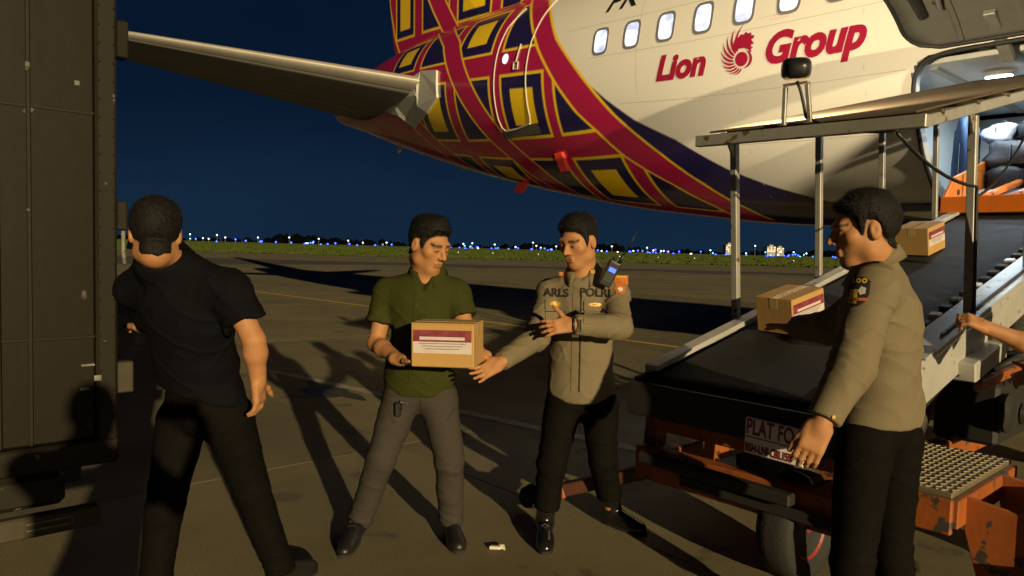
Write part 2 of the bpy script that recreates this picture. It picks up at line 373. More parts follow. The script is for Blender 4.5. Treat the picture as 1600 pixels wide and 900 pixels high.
def livery(s, phd):
    n = s.shape; C = np.empty(n + (3,)); C[:] = WHITE
    def put(mask, c): C[mask] = c
    put(s < cur(phd, NV) - 0, NAVY) if False else None
    navy = (phd < 1) & (s < cur(phd, NV)); put(navy, NAVY)
    bat = s < cur(phd, R2R); put(bat, CRIM)
    cols = [(-6.02, -4.97), (-4.75, -3.7), (-3.45, -2.4), (-2.15, -1.1), (-.92, .1), (.35, 1.4)]
    lo = 3.0 * np.clip(-s, 0, 9)
    rows = {'A': (12.6 + 0 * s, 44 + 0 * s), 'B': (-26.8 - 2.9 * np.clip(-s, 0, 9), .8 + 0 * s), 'C': (-72 - lo * .3, -37.8 - 2.9 * np.clip(-s, -1, 9)), 'T': (55 + 0 * s, 88 + 0 * s)}
    for ci, (a, b_) in enumerate(cols):
        for rk, (p0, p1) in rows.items():
            if rk in 'BC' and ci < (1 if rk == 'B' else 1): continue
            d = np.maximum(np.maximum(a - s, s - b_), np.maximum(p0 - phd, phd - p1) * K_)
            put(bat & (d < 0), YEL); put(bat & (d < -.05), NAVY)
            yel = (ci % 2 == 0) if rk in 'AC' else (ci % 2 == 1)
            if yel: put(bat & (d < -.255), YEL)
    for off, hw in ((0, .27), (-2.5, .27)):                      # diagonal ribbons
        c0 = cur(phd, R1) + off; d = np.abs(s - c0) - hw
        if off < 0: d = np.where(phd > 8, 1, d)
        put(bat & (d < .03), YEL); put(bat & (d < -.02), CRIM)
    rl, r2 = cur(phd, R2L), cur(phd, R2R)
    band = (s > rl) & (s < r2); put(band, CRIM)
    put((np.abs(s - rl) < .028) & (phd > -78), YEL); put((np.abs(s - r2) < .028) & (phd > -78), YEL)
    put((s < -6.5) & bat, CRIM)
    return C
M_skin = mat('aircraft_paint', (1, 1, 1), .2, attr='tint', coat=.4, var=.22, scale=.9, col2=(.9, .88, .84))
plane = empty('airliner', (AO.x, AO.y, 0), 'parked white airliner with crimson, navy and yellow chequered tail', 'airplane')
s_ = np.concatenate([np.arange(-10.6, -7.2, .08), np.arange(-7.2, 3.4, .0135), np.arange(3.4, 6.3, .03), np.linspace(6.3, 27.3, 90)])
p_ = np.concatenate([np.arange(-180, -84, 6), np.arange(-84, 60, .44), np.arange(60, 181, 6)]); p_[-1] = 180
Sg, Pg = np.meshgrid(s_, p_, indexing='ij')
pos = fsurf(Sg, np.radians(Pg)).reshape(-1, 3)
C0, C1, D0, D1 = 3.88, 5.75, -70.0, -13.5                        # aft cargo door opening (station, angle)
sm = (s_[:-1] + s_[1:]) / 2; pm = (p_[:-1] + p_[1:]) / 2
SM, PM = np.meshgrid(sm, pm, indexing='ij')
dx = np.maximum(C0 - SM, SM - C1) + .22; dy = np.maximum(D0 - PM, PM - D1) * K_ + .22
hole = (np.hypot(np.maximum(dx, 0), np.maximum(dy, 0)) + np.minimum(np.maximum(dx, dy), 0)) < .22
fl = grid_mesh('fuselage', pos, len(s_), len(p_), M_skin, plane, True, ~hole, sum(livery(Sg + a * .0045, Pg + c * .147) for a in (-1, 0, 1) for c in (-1, 0, 1)).reshape(-1, 3) / 9)
# tail fin
def fin_le(z): return np.interp(z, [5.3, 5.9, 6.4, 11.8], [-1.2, -2.3, -3.0, -7.3])
def fin_te(z): return np.interp(z, [5.3, 5.56, 6.3, 7.1, 11.8], [-7.82, -7.89, -8.1, -8.25, -9.4])
def fin_col(s, z):
    C = np.empty(s.shape + (3,)); C[:] = CRIM
    for ci, (a, b_) in enumerate([(-9.2, -8.2), (-7.93, -7.06), (-6.75, -5.68), (-5.42, -4.31), (-4.05, -2.95), (-2.7, -1.7)]):
        for rj, (z0, z1) in enumerate([(5.0, 5.78), (6.08, 7.32), (7.65, 8.9), (9.2, 10.4), (10.7, 12)]):
            zz0 = z0 - .055 * (s + 7.5) * (1 if rj else 0); d = np.maximum(np.maximum(a - s, s - b_), np.maximum(zz0 - z, z - z1))
            C[d < 0] = YEL; C[d < -.05] = NAVY
            if (ci + rj) % 2 == 0 and rj: C[d < -.21] = YEL
    for off in (0, -2.5, 2.5, 5):
        c0 = np.interp(z, [5.2, 5.72, 6.4, 6.75, 12], [-5.3, -5.5, -6.02, -6.25, -10.3]) + off; d = np.abs(s - c0) - .27
        if off >= 0: C[d < .03] = YEL; C[d < -.02] = CRIM
    t = np.interp(z, [5.3, 5.57, 6.15, 7.13, 12], [-7.5, -7.61, -7.95, -8.27, -9.6]); C[s < t + .03] = YEL; C[s < t - .03] = CRIM
    return C
zz = np.concatenate([np.arange(5.3, 7.5, .02), np.linspace(7.5, 11.8, 30)]); cc = np.concatenate([np.linspace(0, 1, 330)])
ZZ, CC = np.meshgrid(zz, cc, indexing='ij')
SS = fin_te(ZZ) + (fin_le(ZZ) - fin_te(ZZ)) * CC
th = 1.15 * (np.interp(CC, [0, .02, .3, .6, .85, .96, 1], [.003, .008, .062, .09, .075, .035, 0])) * (fin_le(ZZ) - fin_te(ZZ)) * .42
for sg, nm in ((1, 'tail_fin'), (-1, 'tail_fin_port_skin')):
    q = np.stack([AO.x + AX.x * SS + AN.x * th * sg, AO.y + AX.y * SS + AN.y * th * sg, ZZ], -1).reshape(-1, 3)
    if sg == 1: grid_mesh('tail_fin', q, len(zz), len(cc), M_skin, plane, True, None, sum(fin_col(SS + a * .006, ZZ + c * .0067) for a in (-1, 0, 1) for c in (-1, 0, 1)).reshape(-1, 3) / 9)
    else:
        qs = q.reshape(len(zz), len(cc), 3)[::4, ::6].reshape(-1, 3); grid_mesh('tail_fin', qs, len(zz[::4]), len(cc[::6]), M_skin, plane, True, None, np.tile(CRIM, (len(qs), 1)))
# horizontal stabilisers
M_stab = mat('stabiliser_grey', (.13, .127, .12), .6, var=.5, scale=1.2, col2=(.085, .082, .078), bump=.05, bscale=8)
M_le = mat('bare_leading_edge', (.42, .39, .34), .45, metal=.4, var=.3, scale=3)
M_plate = mat('apron_plate_white', (.55, .56, .52), .4, var=.3, scale=2, col2=(.4, .4, .37))
def stab(sg):
    n = 26; span = np.linspace(.9, 6.2, 14)
    def sec(l, c):       # c: 0 LE .. 1 TE ; returns s
        le = np.interp(l, [.9, 6.0, 6.2], [-4.22, -7.2, -7.5]); te = np.interp(l, [.9, 6.2], [-7.95, -8.72]); return le, te
    def loft(c0, c1, tk, name, m, grow=1.0, l0=.9, l1=6.2):
        vs, fs = [], []; sp = [x for x in span if l0 <= x <= l1]; cs = np.linspace(c0, c1, 14)
        for l in sp:
            le, te = sec(l, 0); ch = le - te; zl = 4.50 + (l - 1.7) * .107
            ring = []
            for side in (1, -1):
                for c in (cs if side == 1 else cs[::-1]):
                    t = .11 * ch * grow * (2.969 * math.sqrt(max(c, 0)) - 1.26 * c - 3.516 * c * c + 2.843 * c ** 3 - 1.036 * c ** 4) / 1.0 * .5
                    t = max(t, .004)
                    zt_ = zl - .05 * c * ch + side * t
                    ring.append(fpt(le - c * ch, l * sg, zt_))
            vs += ring
        k = 28
        for i in range(len(sp) - 1):
            for j in range(k): a = i * k + j; b_ = i * k + (j + 1) % k; fs.append((a, b_, b_ + k, a + k))
        fs += [tuple(range(k)), tuple((len(sp) - 1) * k + j for j in range(k))]
        return MB().add(vs, fs).build(name, m, plane, smooth=True)
    loft(.085, .70, 0, 'stabiliser', M_stab); loft(.712, 1.0, 0, 'elevator', M_stab); loft(0.0, .082, 0, 'leading_edge', M_le, 1.02)
stab(1); stab(-1)
# seal plate at the stabiliser root, standing just proud of the skin
def on_skin(px_list, off=.03):
    out_ = []
    for (s, p) in px_list: out_.append(Vector(fsurf(np.array(s), math.radians(p), off).tolist()))
    return out_
def skin_patch(name, poly, m, off=.012, cuts=.1):
    v2 = [(s, p * K_) for s, p in poly]; return mapped(name, v2, [tuple(range(len(v2)))], lambda x, y: fsurf(np.array(x), math.radians(y / K_), off), m, plane, cuts)
def skin_plate(name, poly, m, t=.03):
    a, b_ = skin_line_raw(poly, t), skin_line_raw(poly, -.02); n = len(a)
    return MB().add(a + b_, [tuple(range(n)), tuple(range(2 * n - 1, n - 1, -1))] + [(i, (i + 1) % n, n + (i + 1) % n, n + i) for i in range(n)]).build(name, m, plane, bevel=.004)
def skin_line_raw(pts, off=.012): return [Vector(q) for q in fsurf(np.array([a for a, _ in pts]), np.radians([c for _, c in pts]), off).tolist()]
skin_plate('root_seal_plate', [(-4.0, 8.8), (-3.97, -1), (-3.97, -8.6), (-4.42, -18), (-4.75, -14), (-4.72, 0), (-4.62, 10.5)], M_plate, .05)
skin_plate('root_seal_plate', [(-4.64, 10.2), (-4.76, -6), (-4.45, -18.5), (-5.2, -31), (-5.7, -22), (-6.45, -17), (-5.9, -8), (-5.1, 6)], M_plate, .04)
# passenger door: seam, sill, scuff plate, round window, handle
M_seam = mat('door_outline_silver', (.5, .46, .42), .45)
M_scuff = mat('scuff_plate', (.16, .155, .14), .5, metal=.4, var=.4, scale=9)
door = MB()
def skin_line(pts, off=.012):
    k = np.linspace(0, len(pts) - 1, (len(pts) - 1) * 6 + 1); a0 = np.interp(k, range(len(pts)), [q[0] for q in pts]); a1 = np.interp(k, range(len(pts)), [q[1] for q in pts])
    return [Vector(q) for q in fsurf(a0, np.radians(a1), off).tolist()]
def skin_line_raw(pts, off=.012): return [Vector(q) for q in fsurf(np.array([a for a, _ in pts]), np.radians([c for _, c in pts]), off).tolist()]
lft = [(-2.02, 40), (-2.2, 27), (-2.25, 15), (-2.29, -7), (-2.3, -22), (-2.27, -26.5), (-2.2, -28)]; rgt = [(-1.3, 40), (-1.4, 27), (-1.46, 15), (-1.5, 0), (-1.51, -12), (-1.51, -20), (-1.54, -23.5)]
dr = door.tube(skin_line(lft, .006), .010, 6).tube(skin_line(rgt, .006), .010, 6).tube(skin_line([(-2.2, -28), (-1.9, -26.5), (-1.54, -23.5)]), .016, 6).build('door_outline', M_seam, plane)
skin_patch('scuff_plate', [(-2.34, -33), (-2.3, -28.5), (-1.55, -24.5), (-1.36, -23), (-1.34, -28)], M_scuff, .01)
M_pane = mat('lit_cabin_pane', (.8, .85, .9), .15, emit=(.62, .78, 1.0), estr=1.1, var=.6, scale=5, col2=(.25, .3, .4))
_n = M_pane.node_tree; _g = _n.nodes.new('ShaderNodeNewGeometry'); _t = _n.nodes.new('ShaderNodeTexNoise'); _t.inputs['Scale'].default_value = 5.5; _n.links.new(_g.outputs['Position'], _t.inputs['Vector'])
_r = _n.nodes.new('ShaderNodeValToRGB'); _r.color_ramp.elements[0].position = .36; _r.color_ramp.elements[0].color = (.16, .24, .55, 1); _r.color_ramp.elements[1].position = .6; _r.color_ramp.elements[1].color = (.8, .88, 1, 1)
_n.links.new(_t.outputs['Fac'], _r.inputs[0]); _n.links.new(_r.outputs[0], _n.nodes['Principled BSDF'].inputs['Emission Color'])
M_rim = mat('window_rim', (.35, .35, .37), .35, metal=.5)
def oval(cx, cy, hx, hy, k=4.0, n=28):
    r = []
    for i in range(n):
        t = 2 * math.pi * i / n; c, s2 = math.cos(t), math.sin(t); r.append((cx + hx * math.copysign(abs(c) ** (2 / k), c), cy + hy * math.copysign(abs(s2) ** (2 / k), s2)))
    return r
def skin_fn(off): return lambda x, y: fsurf(np.array(x), math.radians(y / K_), off)
def ring_part(name, outer, inner, off0, m, parent):
    n = len(outer); v2 = outer + inner; f = [(i, (i + 1) % n, n + (i + 1) % n, n + i) for i in range(n)]
    return mapped(name, v2, f, skin_fn(off0), m, parent, .06)
o = mapped('door_window', oval(-2.02, 8.7 * K_, .075, .09, 2.2), [tuple(range(28))], skin_fn(.008), M_pane, plane)
MB().tube(skin_line([(-1.69, 15), (-1.74, 6)], .012), .012, 6).tube(skin_line([(-1.79, 6), (-1.79, 2.5), (-1.69, 2.6), (-1.69, 6), (-1.79, 6)], .012), .012, 6).build('door_handle', M_seam, plane)
# cabin windows, lit from inside
for t in range(7):
    cx, cy = -.01 + .533 * t, 8.9 * K_ + .012 * t
    wn = ring_part('window', oval(cx, cy, .135, .195), oval(cx, cy, .105, .160), .006, M_rim, plane)
    mapped('pane', oval(cx, cy, .108, .164), [tuple(range(28))], skin_fn(.003), M_pane, wn, .06)
# skin joints
M_joint2 = mat('skin_joint', (.5, .47, .43), .5)
for (s0, pa, pb) in ((.62, -14, 55), (2.05, -58, 55), (3.45, -68, 55)): mapped('skin_joint', [(s0 - .003, pa * K_), (s0 + .003, pa * K_), (s0 + .003, pb * K_), (s0 - .003, pb * K_)], [(0, 1, 2, 3)], skin_fn(.0015), M_joint2, plane, .08)
for (p0, sa, sb) in ((-16.5, .3, 3.85), (-34, 1.4, 3.85), (16.5, -.7, 6.3), (2.6, -.2, 6.3)): mapped('skin_joint', [(sa, p0 * K_ - .003), (sb, p0 * K_ - .003), (sb, p0 * K_ + .003), (sa, p0 * K_ + .003)], [(0, 1, 2, 3)], skin_fn(.0015), M_joint2, plane, .1)
# writing on the skin
M_red = mat('livery_lettering_red', (.36, .012, .05), .3, coat=.3)
M_blk = mat('livery_lettering_black', (.015, .013, .012), .35)
def base_phi(s): return -9.0 + (s - .95) * .25
def letter(s, size, s0, name, bold, sh, m, dphi=0.0, base=None, align='LEFT', sx_=1.0):
    v2, f = text_mesh(s, size, bold, sh, align)
    return mapped(name, [(s0 + x * sx_, y) for x, y in v2], f, lambda x, y: fsurf(np.array(x), math.radians((base if base is not None else base_phi(x) + dphi) + y / K_), .006), m, plane, .12)
letter('Lion', .40, .93, 'lettering', .018, .32, M_red, -.2)
letter('Group', .43, 2.38, 'lettering', .019, .32, M_red, -.1, None, 'LEFT', .93)
letter('PK', .46, -.06, 'registration_lettering', .006, .35, M_blk, 0, 21.6)
M_small = mat('small_stencil_red', (.5, .3, .26), .5)
letter('. -- --- -- ----- -- ---- --', .05, 2.3, 'stencil_line', 0, 0, M_small, 0, 5.2); letter('-- --- -- ----', .05, 2.45, 'stencil_line', 0, 0, M_small, 0, 4.0)
# winged emblem between the two words: fan of feathers, maned head above a disc
EC = (2.125, -6.2 * K_)
ev, ef = [], []
for k in range(10):
    a0 = math.radians(118 + k * 16.5); ln = .37 - .02 * k; r_in = .10
    pts = []
    for i in range(7):
        t = i / 6; bend = math.radians(-30) * t ** 1.4; r = r_in + (ln - r_in) * t; wv = (.0165 - .0005 * k) * math.sin(math.pi * min(1, .18 + .82 * t)) ** .7 if t < 1 else .002
        pts.append((a0 + bend, r, wv))
    lo = len(ev)
    for a, r, wv in pts: ev.append((EC[0] + r * math.cos(a) + wv * math.sin(a), EC[1] + r * math.sin(a) - wv * math.cos(a)))
    for a, r, wv in pts: ev.append((EC[0] + r * math.cos(a) - wv * math.sin(a), EC[1] + r * math.sin(a) + wv * math.cos(a)))
    ef += [(lo + i, lo + i + 1, lo + 8 + i, lo + 7 + i) for i in range(6)]
lo = len(ev); ev += [(EC[0] + .078 * math.cos(t * .2618), EC[1] + .078 * math.sin(t * .2618)) for t in range(24)]; ef.append(tuple(range(lo, lo + 24)))
lo = len(ev)
head = [(-.11, .10), (-.10, .19), (-.07, .235), (-.03, .245), (-.015, .27), (.02, .26), (.05, .285), (.08, .262), (.115, .27), (.12, .235), (.155, .232), (.15, .20), (.12, .195), (.135, .165), (.155, .15), (.135, .135), (.12, .145), (.12, .115), (.145, .105), (.115, .085), (.125, .06), (.10, .055), (.085, .09), (.03, .115), (-.04, .115), (-.07, .09)]
ev += [(EC[0] + x, EC[1] + y) for x, y in head]; ef.append(tuple(range(lo, lo + len(head))))
lo = len(ev)
for i in range(15):
    a = math.radians(-75 + i * 9)
    ev += [(EC[0] + .10 * math.cos(a), EC[1] + .10 * math.sin(a)), (EC[0] + (.104 + .03 * math.sin(math.pi * i / 14)) * math.cos(a), EC[1] + (.104 + .03 * math.sin(math.pi * i / 14)) * math.sin(a))]
ef += [(lo + 2 * i, lo + 2 * i + 2, lo + 2 * i + 3, lo + 2 * i + 1) for i in range(14)]
mapped('winged_emblem', ev, ef, skin_fn(.006), M_red, plane, .12)
# red covers and streamers under the tail
M_tag = mat('red_streamer', (.6, .04, .03), .6, var=.3, scale=9)
p0 = Vector(fsurf(np.array(-1.12), math.radians(-37.5), .02).tolist()); p1 = Vector(fsurf(np.array(-1.1), math.radians(-46), .10).tolist())
b = MB(); b.bar(p0, p1, .17, .07, AN); b.build('red_cover', M_tag, plane, bevel=.012)
p0 = Vector(fsurf(np.array(-2.80), math.radians(-69), .0).tolist())
v = [p0 + AX * -.12, p0 + AX * .14, p0 + AX * -.04 + V(0, 0, -.20), p0 + AX * -.28 + V(0, 0, -.16)]
MB().prism(v, AN * .02).build('red_streamer', M_tag, plane, bevel=.004)
M_anod = mat('antenna_white', (.6, .6, .58), .4)
for (s, hh) in ((-7.6, .16), (-5.2, .05), (-3.9, .04)):
    q = Vector(fsurf(np.array(s), math.radians(-88), -.02).tolist()); MB().prism([q + AX * .1, q - AX * .14, q - AX * .16 + Z * -hh, q - AX * .06 + Z * -hh], AN * .02).build('belly_blade', M_anod, plane, bevel=.004)
# ---- aft cargo door opening: seal, jambs, open door
M_seal = mat('rubber_seal', (.02, .02, .02), .6)
M_jamb = mat('jamb_paint', (.33, .33, .29), .35, var=.25, scale=4)
rim = []
n = 64
for i in range(n + 1):
    t = 2 * math.pi * i / n; c, s2 = math.cos(t), math.sin(t); k = 7.0
    rim.append(((C0 + C1) / 2 + (C1 - C0) / 2 * math.copysign(abs(c) ** (2 / k), c), (D0 + D1) / 2 + (D1 - D0) / 2 * math.copysign(abs(s2) ** (2 / k), s2)))
dfr = MB().tube(skin_line_raw(rim, .004), .022, 8, False).build('cargo_opening_seal', M_seal, plane, smooth=True)
inn = MB(); vo = skin_line_raw(rim, .0); vi = []
for (a, c) in rim: vi.append(Vector(fsurf(np.array(a), math.radians(c), -.16).tolist()))
inn.add(vo + vi, [(i, i + 1, n + 1 + i + 1, n + 1 + i) for i in range(n)]); inn.build('cargo_opening_jamb', M_jamb, plane, smooth=True)
M_liner = mat('hold_liner', (.62, .64, .62), .5, var=.35, scale=2.2, col2=(.4, .42, .42))
M_hfl = mat('hold_floor', (.25, .25, .25), .5, metal=.3, var=.3, scale=6)
def hbox(name, s0, s1, l0, l1, z0, z1, m, bev=.004, par=None):
    return MB().box(fpt((s0 + s1) / 2, (l0 + l1) / 2, (z0 + z1) / 2), (AX, AN, Z), (abs(s1 - s0) / 2, abs(l1 - l0) / 2, abs(z1 - z0) / 2)).build(name, m, par or plane, bevel=bev)
hbox('hold_floor', 3.3, 7.6, -1.0, .95, 2.0, 2.06, M_hfl); hbox('hold_ceiling', 3.3, 7.6, -1.6, 1.62, 3.36, 3.41, M_liner)
for s0 in (3.4, 7.54): MB().prism([fpt(s0, -1.0, 2.06), fpt(s0, .95, 2.06), fpt(s0, 1.6, 2.75), fpt(s0, 1.82, 3.36), fpt(s0, -1.6, 3.36)], AX * .06).build('hold_end_wall', M_liner, plane)
MB().prism([fpt(3.37, -1.0, 2.06), fpt(3.37, -1.6, 3.3), fpt(3.37, -1.55, 3.3), fpt(3.37, -.95, 2.06)], AX * 4.1).build('hold_side_wall', M_liner, plane)
for k in range(4): hbox('ceiling_rib', 3.9 + k * .95, 3.98 + k * .95, -1.5, 1.5, 3.33, 3.359, M_jamb, .004)
M_tube = mat('hold_lamp_glow', (.9, .95, 1), .4, emit=(.75, .9, 1), estr=14)
for k, (s, l) in enumerate([(4.35, .95), (4.4, .1), (5.35, .7), (5.6, -.5)]):
    hl = MB().lathe(fpt(s, l, 3.30), (0, 0, 1), [(0, .13), (.03, .15), (.029, .10)], 18).build('hold_lamp', M_jamb, plane, smooth=False)
    MB().box(fpt(s, l, 3.296), (AX, AN, Z), (.11, .035, .006)).build('glowing_tube', M_tube, hl)
    ld = bpy.data.lights.new('hold_lamp_light', 'AREA'); ld.shape = 'DISK'; ld.size = .2; ld.energy = 15; ld.color = (.72, .88, 1)
    lo_ = bpy.data.objects.new('hold_lamp_light', ld); link(lo_, hl); lo_.location = world_of(hl).inverted() @ fpt(s, l, 3.27)
# open door, swung up and out about its top edge
M_dri = mat('cargo_door_inside', (.13, .13, .122), .55, var=.55, scale=2.5, col2=(.08, .08, .075))
hp = (1.92, 3.42)                                  # hinge line (out, up)
zb0, zt0, w0 = [float(x) for x in fus(np.array(4.8))]
def doorpt(s, ph, inset, rot=math.radians(144)):
    r = 1 - inset / 2.0; l = w0 * math.cos(ph) * r - hp[0]; z = (zb0 + zt0) / 2 + (zt0 - zb0) / 2 * math.sin(ph) * r - hp[1]
    c, s2 = math.cos(rot), math.sin(rot); return fpt(s, hp[0] + c * l - s2 * z, hp[1] + s2 * l + c * z)
ns, npf = 12, 36; vs, fs = [], []
ss = np.linspace(C0 + .03, C1 - .03, ns); pp = np.radians(np.linspace(D1 - 1, D0 + 1, npf))
for inset in (0, .09):
    for i, s in enumerate(ss):
        for j, p in enumerate(pp):
            sq = s
            edge = .24; dj = (j / (npf - 1))
            if dj < .14: q = (.14 - dj) / .14; sh = .26 * (1 - math.sqrt(max(0, 1 - q * q))); u = (s - ss[0]) / (ss[-1] - ss[0]); sq = ss[0] + sh + u * (ss[-1] - ss[0] - 2 * sh)
            if dj > .86:                            # rounded lower corners
                q = (dj - .86) / .14; sh = .24 * (1 - math.sqrt(max(0, 1 - q * q))); u = (s - ss[0]) / (ss[-1] - ss[0]); sq = ss[0] + sh + u * (ss[-1] - ss[0] - 2 * sh)
            vs.append(doorpt(sq, p, inset))
N1 = ns * npf
for i in range(ns - 1):
    for j in range(npf - 1):
        a = i * npf + j; fs += [(a, a + 1, a + npf + 1, a + npf), (N1 + a, N1 + a + npf, N1 + a + npf + 1, N1 + a + 1)]
loop = [j for j in range(npf)] + [i * npf + npf - 1 for i in range(1, ns)] + [(ns - 1) * npf + j for j in range(npf - 2, -1, -1)] + [i * npf for i in range(ns - 2, 0, -1)]
fs += [(loop[k], loop[(k + 1) % len(loop)], loop[(k + 1) % len(loop)] + N1, loop[k] + N1) for k in range(len(loop))]
cdoor = MB().add(vs, fs).build('cargo_door', M_dri, plane, smooth=False)
for f_ in cdoor.data.polygons: f_.use_smooth = True
MB().tube([vs[N1 + k] for k in loop] + [vs[N1 + loop[0]]], .02, 8, False).build('door_seal', M_seal, cdoor, smooth=True)
for s in (4.35, 4.85, 5.3):
    pts = [doorpt(s, p, .10) for p in pp[1:-1]]; MB().tube(pts, .028, 6).build('door_rib', M_dri, cdoor)
M_act = mat('actuator_metal', (.34, .34, .33), .4, metal=.5, var=.3, scale=12)
M_orgr = mat('latch_red', (.55, .09, .03), .5)
a_, b_ = doorpt(4.28, pp[10], .14), doorpt(4.40, pp[22], .20)
br = MB().bar(a_, b_, .13, .03, AN).build('latch_bracket', M_act, cdoor, bevel=.006)
for k in range(5):
    c_ = a_.lerp(b_, .15 + .17 * k); MB().lathe(c_ - AN * .0, AN + V(0, 0, -.9), [(.005, .022), (.024, .022)], 10).build('hole', M_seal, br)
MB().tube([doorpt(4.20, pp[16], .15), doorpt(4.22, pp[26], .2)], .06, 10).build('latch_cylinder', M_orgr, cdoor)
MB().tube([doorpt(4.14, pp[8], .13), doorpt(4.16, pp[18], .16)], .04, 10).build('latch_rod', M_seal, cdoor)
for s in (4.62, 5.4):
    g = MB().bar(doorpt(s, pp[6], .12), fpt(s, hp[0] - .02, hp[1] - .02), .09, .05).bar(fpt(s, hp[0] - .02, hp[1] - .02), fpt(s + .02, hp[0] - .18, hp[1] - .16), .10, .06); g.build('hinge_arm', M_act, cdoor, bevel=.006)
# ---------------------------------------------------------------- belt loader under the cargo door
L0 = V(.751, 3.914, 0)
def LD(x, y, z): return L0 + E1 * x + E2 * y + Z * z            # along the belt, across it, up
def bz(x): return .86 + .232 * x                                # belt height
SLP = (E1 + Z * .232).normalized(); UPB = SLP.cross(E2); UPB = UPB if UPB.z > 0 else -UPB
BW, BL = 1.06, 4.95
loader = empty('belt_loader', LD(0, BW / 2, 0), 'orange wheeled belt loader with grey canopy reaching up to the cargo door', 'belt loader')
M_org = mat('orange_paint', (.30, .078, .012), .55, var=.6, scale=5, col2=(.16, .042, .01), bump=.1, bscale=40, wear=((.045, .035, .028), .60, 11))
M_rail = mat('pale_rail_paint', (.44, .43, .40), .4, var=.45, scale=5, col2=(.27, .26, .23), wear=((.16, .12, .09), .66, 12), metal=.2)
M_belt = mat('belt_rubber', (.010, .010, .010), .75, var=.4, scale=9, col2=(.016, .015, .014), bump=.2, bscale=120, spec=.3)
M_dark = mat('dark_steel', (.022, .02, .018), .6, var=.4, scale=8, col2=(.012, .011, .01), spec=.3)
M_tyre = mat('tyre_rubber', (.016, .015, .013), .8, bump=.3, bscale=60)
M_hub = mat('red_hub_paint', (.26, .03, .016), .5, var=.5, scale=10)
M_can = mat('canopy_steel', (.33, .325, .30), .45, var=.55, scale=4, col2=(.17, .145, .11), wear=((.13, .075, .04), .63, 10), metal=.25)
M_hyd = mat('bright_rod', (.5, .5, .5), .2, metal=1)
# belt: a closed loop round both end rollers, with thickness
def bpt(x, y, d): return LD(x, y, bz(x)) + UPB * d
pro = [(0 + .09 * math.sin(a) * -1, .09 * math.cos(a) - .09) for a in np.linspace(0, math.pi, 9)]
loop_ = [bpt(x, 0, 0) - Vector() for x in ()]
prof = [(BL, 0)] + [(0, 0)] + [(-.09 * math.sin(a), .09 * math.cos(a) - .09) for a in np.linspace(.3, math.pi - .3, 6)] + [(0, -.18), (BL, -.18)] + [(BL + .09 * math.sin(a), -.09 * math.cos(a) - .09) for a in np.linspace(.3, math.pi - .3, 6)]
b = MB(); y0, y1 = .07, BW - .07; n = len(prof)
vs = [LD(0, y0, bz(0)) + SLP * x + UPB * d for x, d in prof] + [LD(0, y1, bz(0)) + SLP * x + UPB * d for x, d in prof]
b.add(vs, [(i, (i + 1) % n, n + (i + 1) % n, n + i) for i in range(n)] + [tuple(range(n)), tuple(range(2 * n - 1, n - 1, -1))]); b.build('belt', M_belt, loader)
# side rails (channel with a flange)
for y, nm, wd in ((.02, 'side_rail', .085), (BW + .015, 'side_rail', .17)):
    r = MB(); a, c = LD(-.02, y, bz(-.02)) + UPB * .03, LD(BL, y, bz(BL)) + UPB * .03
    r.bar(a, c, wd, .03, UPB); sgn = -1 if y < .5 else 1
    r.bar(a + E2 * sgn * (wd / 2 - .012) - UPB * .11, c + E2 * sgn * (wd / 2 - .012) - UPB * .11, .024, .188, UPB); r.build(nm, M_rail, loader, bevel=.004)
MB().bar(LD(.9, BW + .05, bz(.9)) + UPB * .05, LD(BL, BW + .05, bz(BL)) + UPB * .05, .014, .012, UPB).build('rail_groove_strip', M_dark, loader)
for k in range(26):
    x = .6 + k * .165; MB().box(LD(x, BW - .105, bz(x)) + UPB * .028, (SLP, E2, UPB), (.035, .03, .022)).build('roller_cap', M_rail if k % 4 == 0 else M_dark, loader, bevel=.006)
# black end box and skirt below the low end
MB().prism([LD(-.10, -.03, bz(0) - .02), LD(-.12, -.03, bz(0) - .17), LD(.5, -.03, .70), LD(1.2, -.03, .92), LD(1.2, -.03, bz(1.2) - .04)], E2 * .035).build('end_skirt', M_dark, loader, bevel=.005)
MB().prism([LD(-.10, BW + .02, bz(0) - .02), LD(-.12, BW + .02, bz(0) - .17), LD(.5, BW + .02, .70), LD(1.2, BW + .02, .92), LD(1.2, BW + .02, bz(1.2) - .04)], E2 * .035).build('end_skirt', M_dark, loader, bevel=.005)
MB().box(LD(-.115, BW / 2, bz(0) - .125), (E1, E2, Z), (.02, BW / 2 + .04, .085)).build('end_guard', M_dark, loader, bevel=.006)
# canopy on posts
def cz(x): return bz(x) + 1.14
CH = 1.20
LEAN = -.13
def cpt(x, y, d=0): return LD(x + LEAN, y, cz(x) + d - .012 * y / BW)
roof = MB(); x0, x1 = .68, 5.2
roof.prism([cpt(x0, -.06, .03), cpt(x1, -.06, .03), cpt(x1, BW - .0, .03), cpt(x0, BW - .0, .03)], Z * .012); roof.build('canopy_sheet', mat('rusty_roof_sheet', (.105, .08, .055), .7, var=.6, scale=3, col2=(.06, .042, .028), spec=.2), loader, bevel=.003)
for k in range(9):                                              # folded ribs of the roof sheet
    x = .85 + k * .5; MB().bar(cpt(x, -.04, .018), cpt(x, BW + .06, .018), .04, .02, Z).build('canopy_rib', MATS['rusty_roof_sheet'], loader, bevel=.004)
MB().bar(cpt(x0, -.09, -.012), cpt(x1, -.09, -.012), .045, .056, Z).build('canopy_beam', M_can, loader, bevel=.004)
MB().bar(cpt(x0, BW + .03, -.012), cpt(x1, BW + .03, -.012), .045, .056, Z).build('canopy_beam', M_can, loader, bevel=.004)
MB().bar(cpt(x0 - .03, -.12, -.008), cpt(x0 - .03, BW + .06, -.008), .045, .062, Z).build('canopy_end_beam', M_can, loader, bevel=.004)
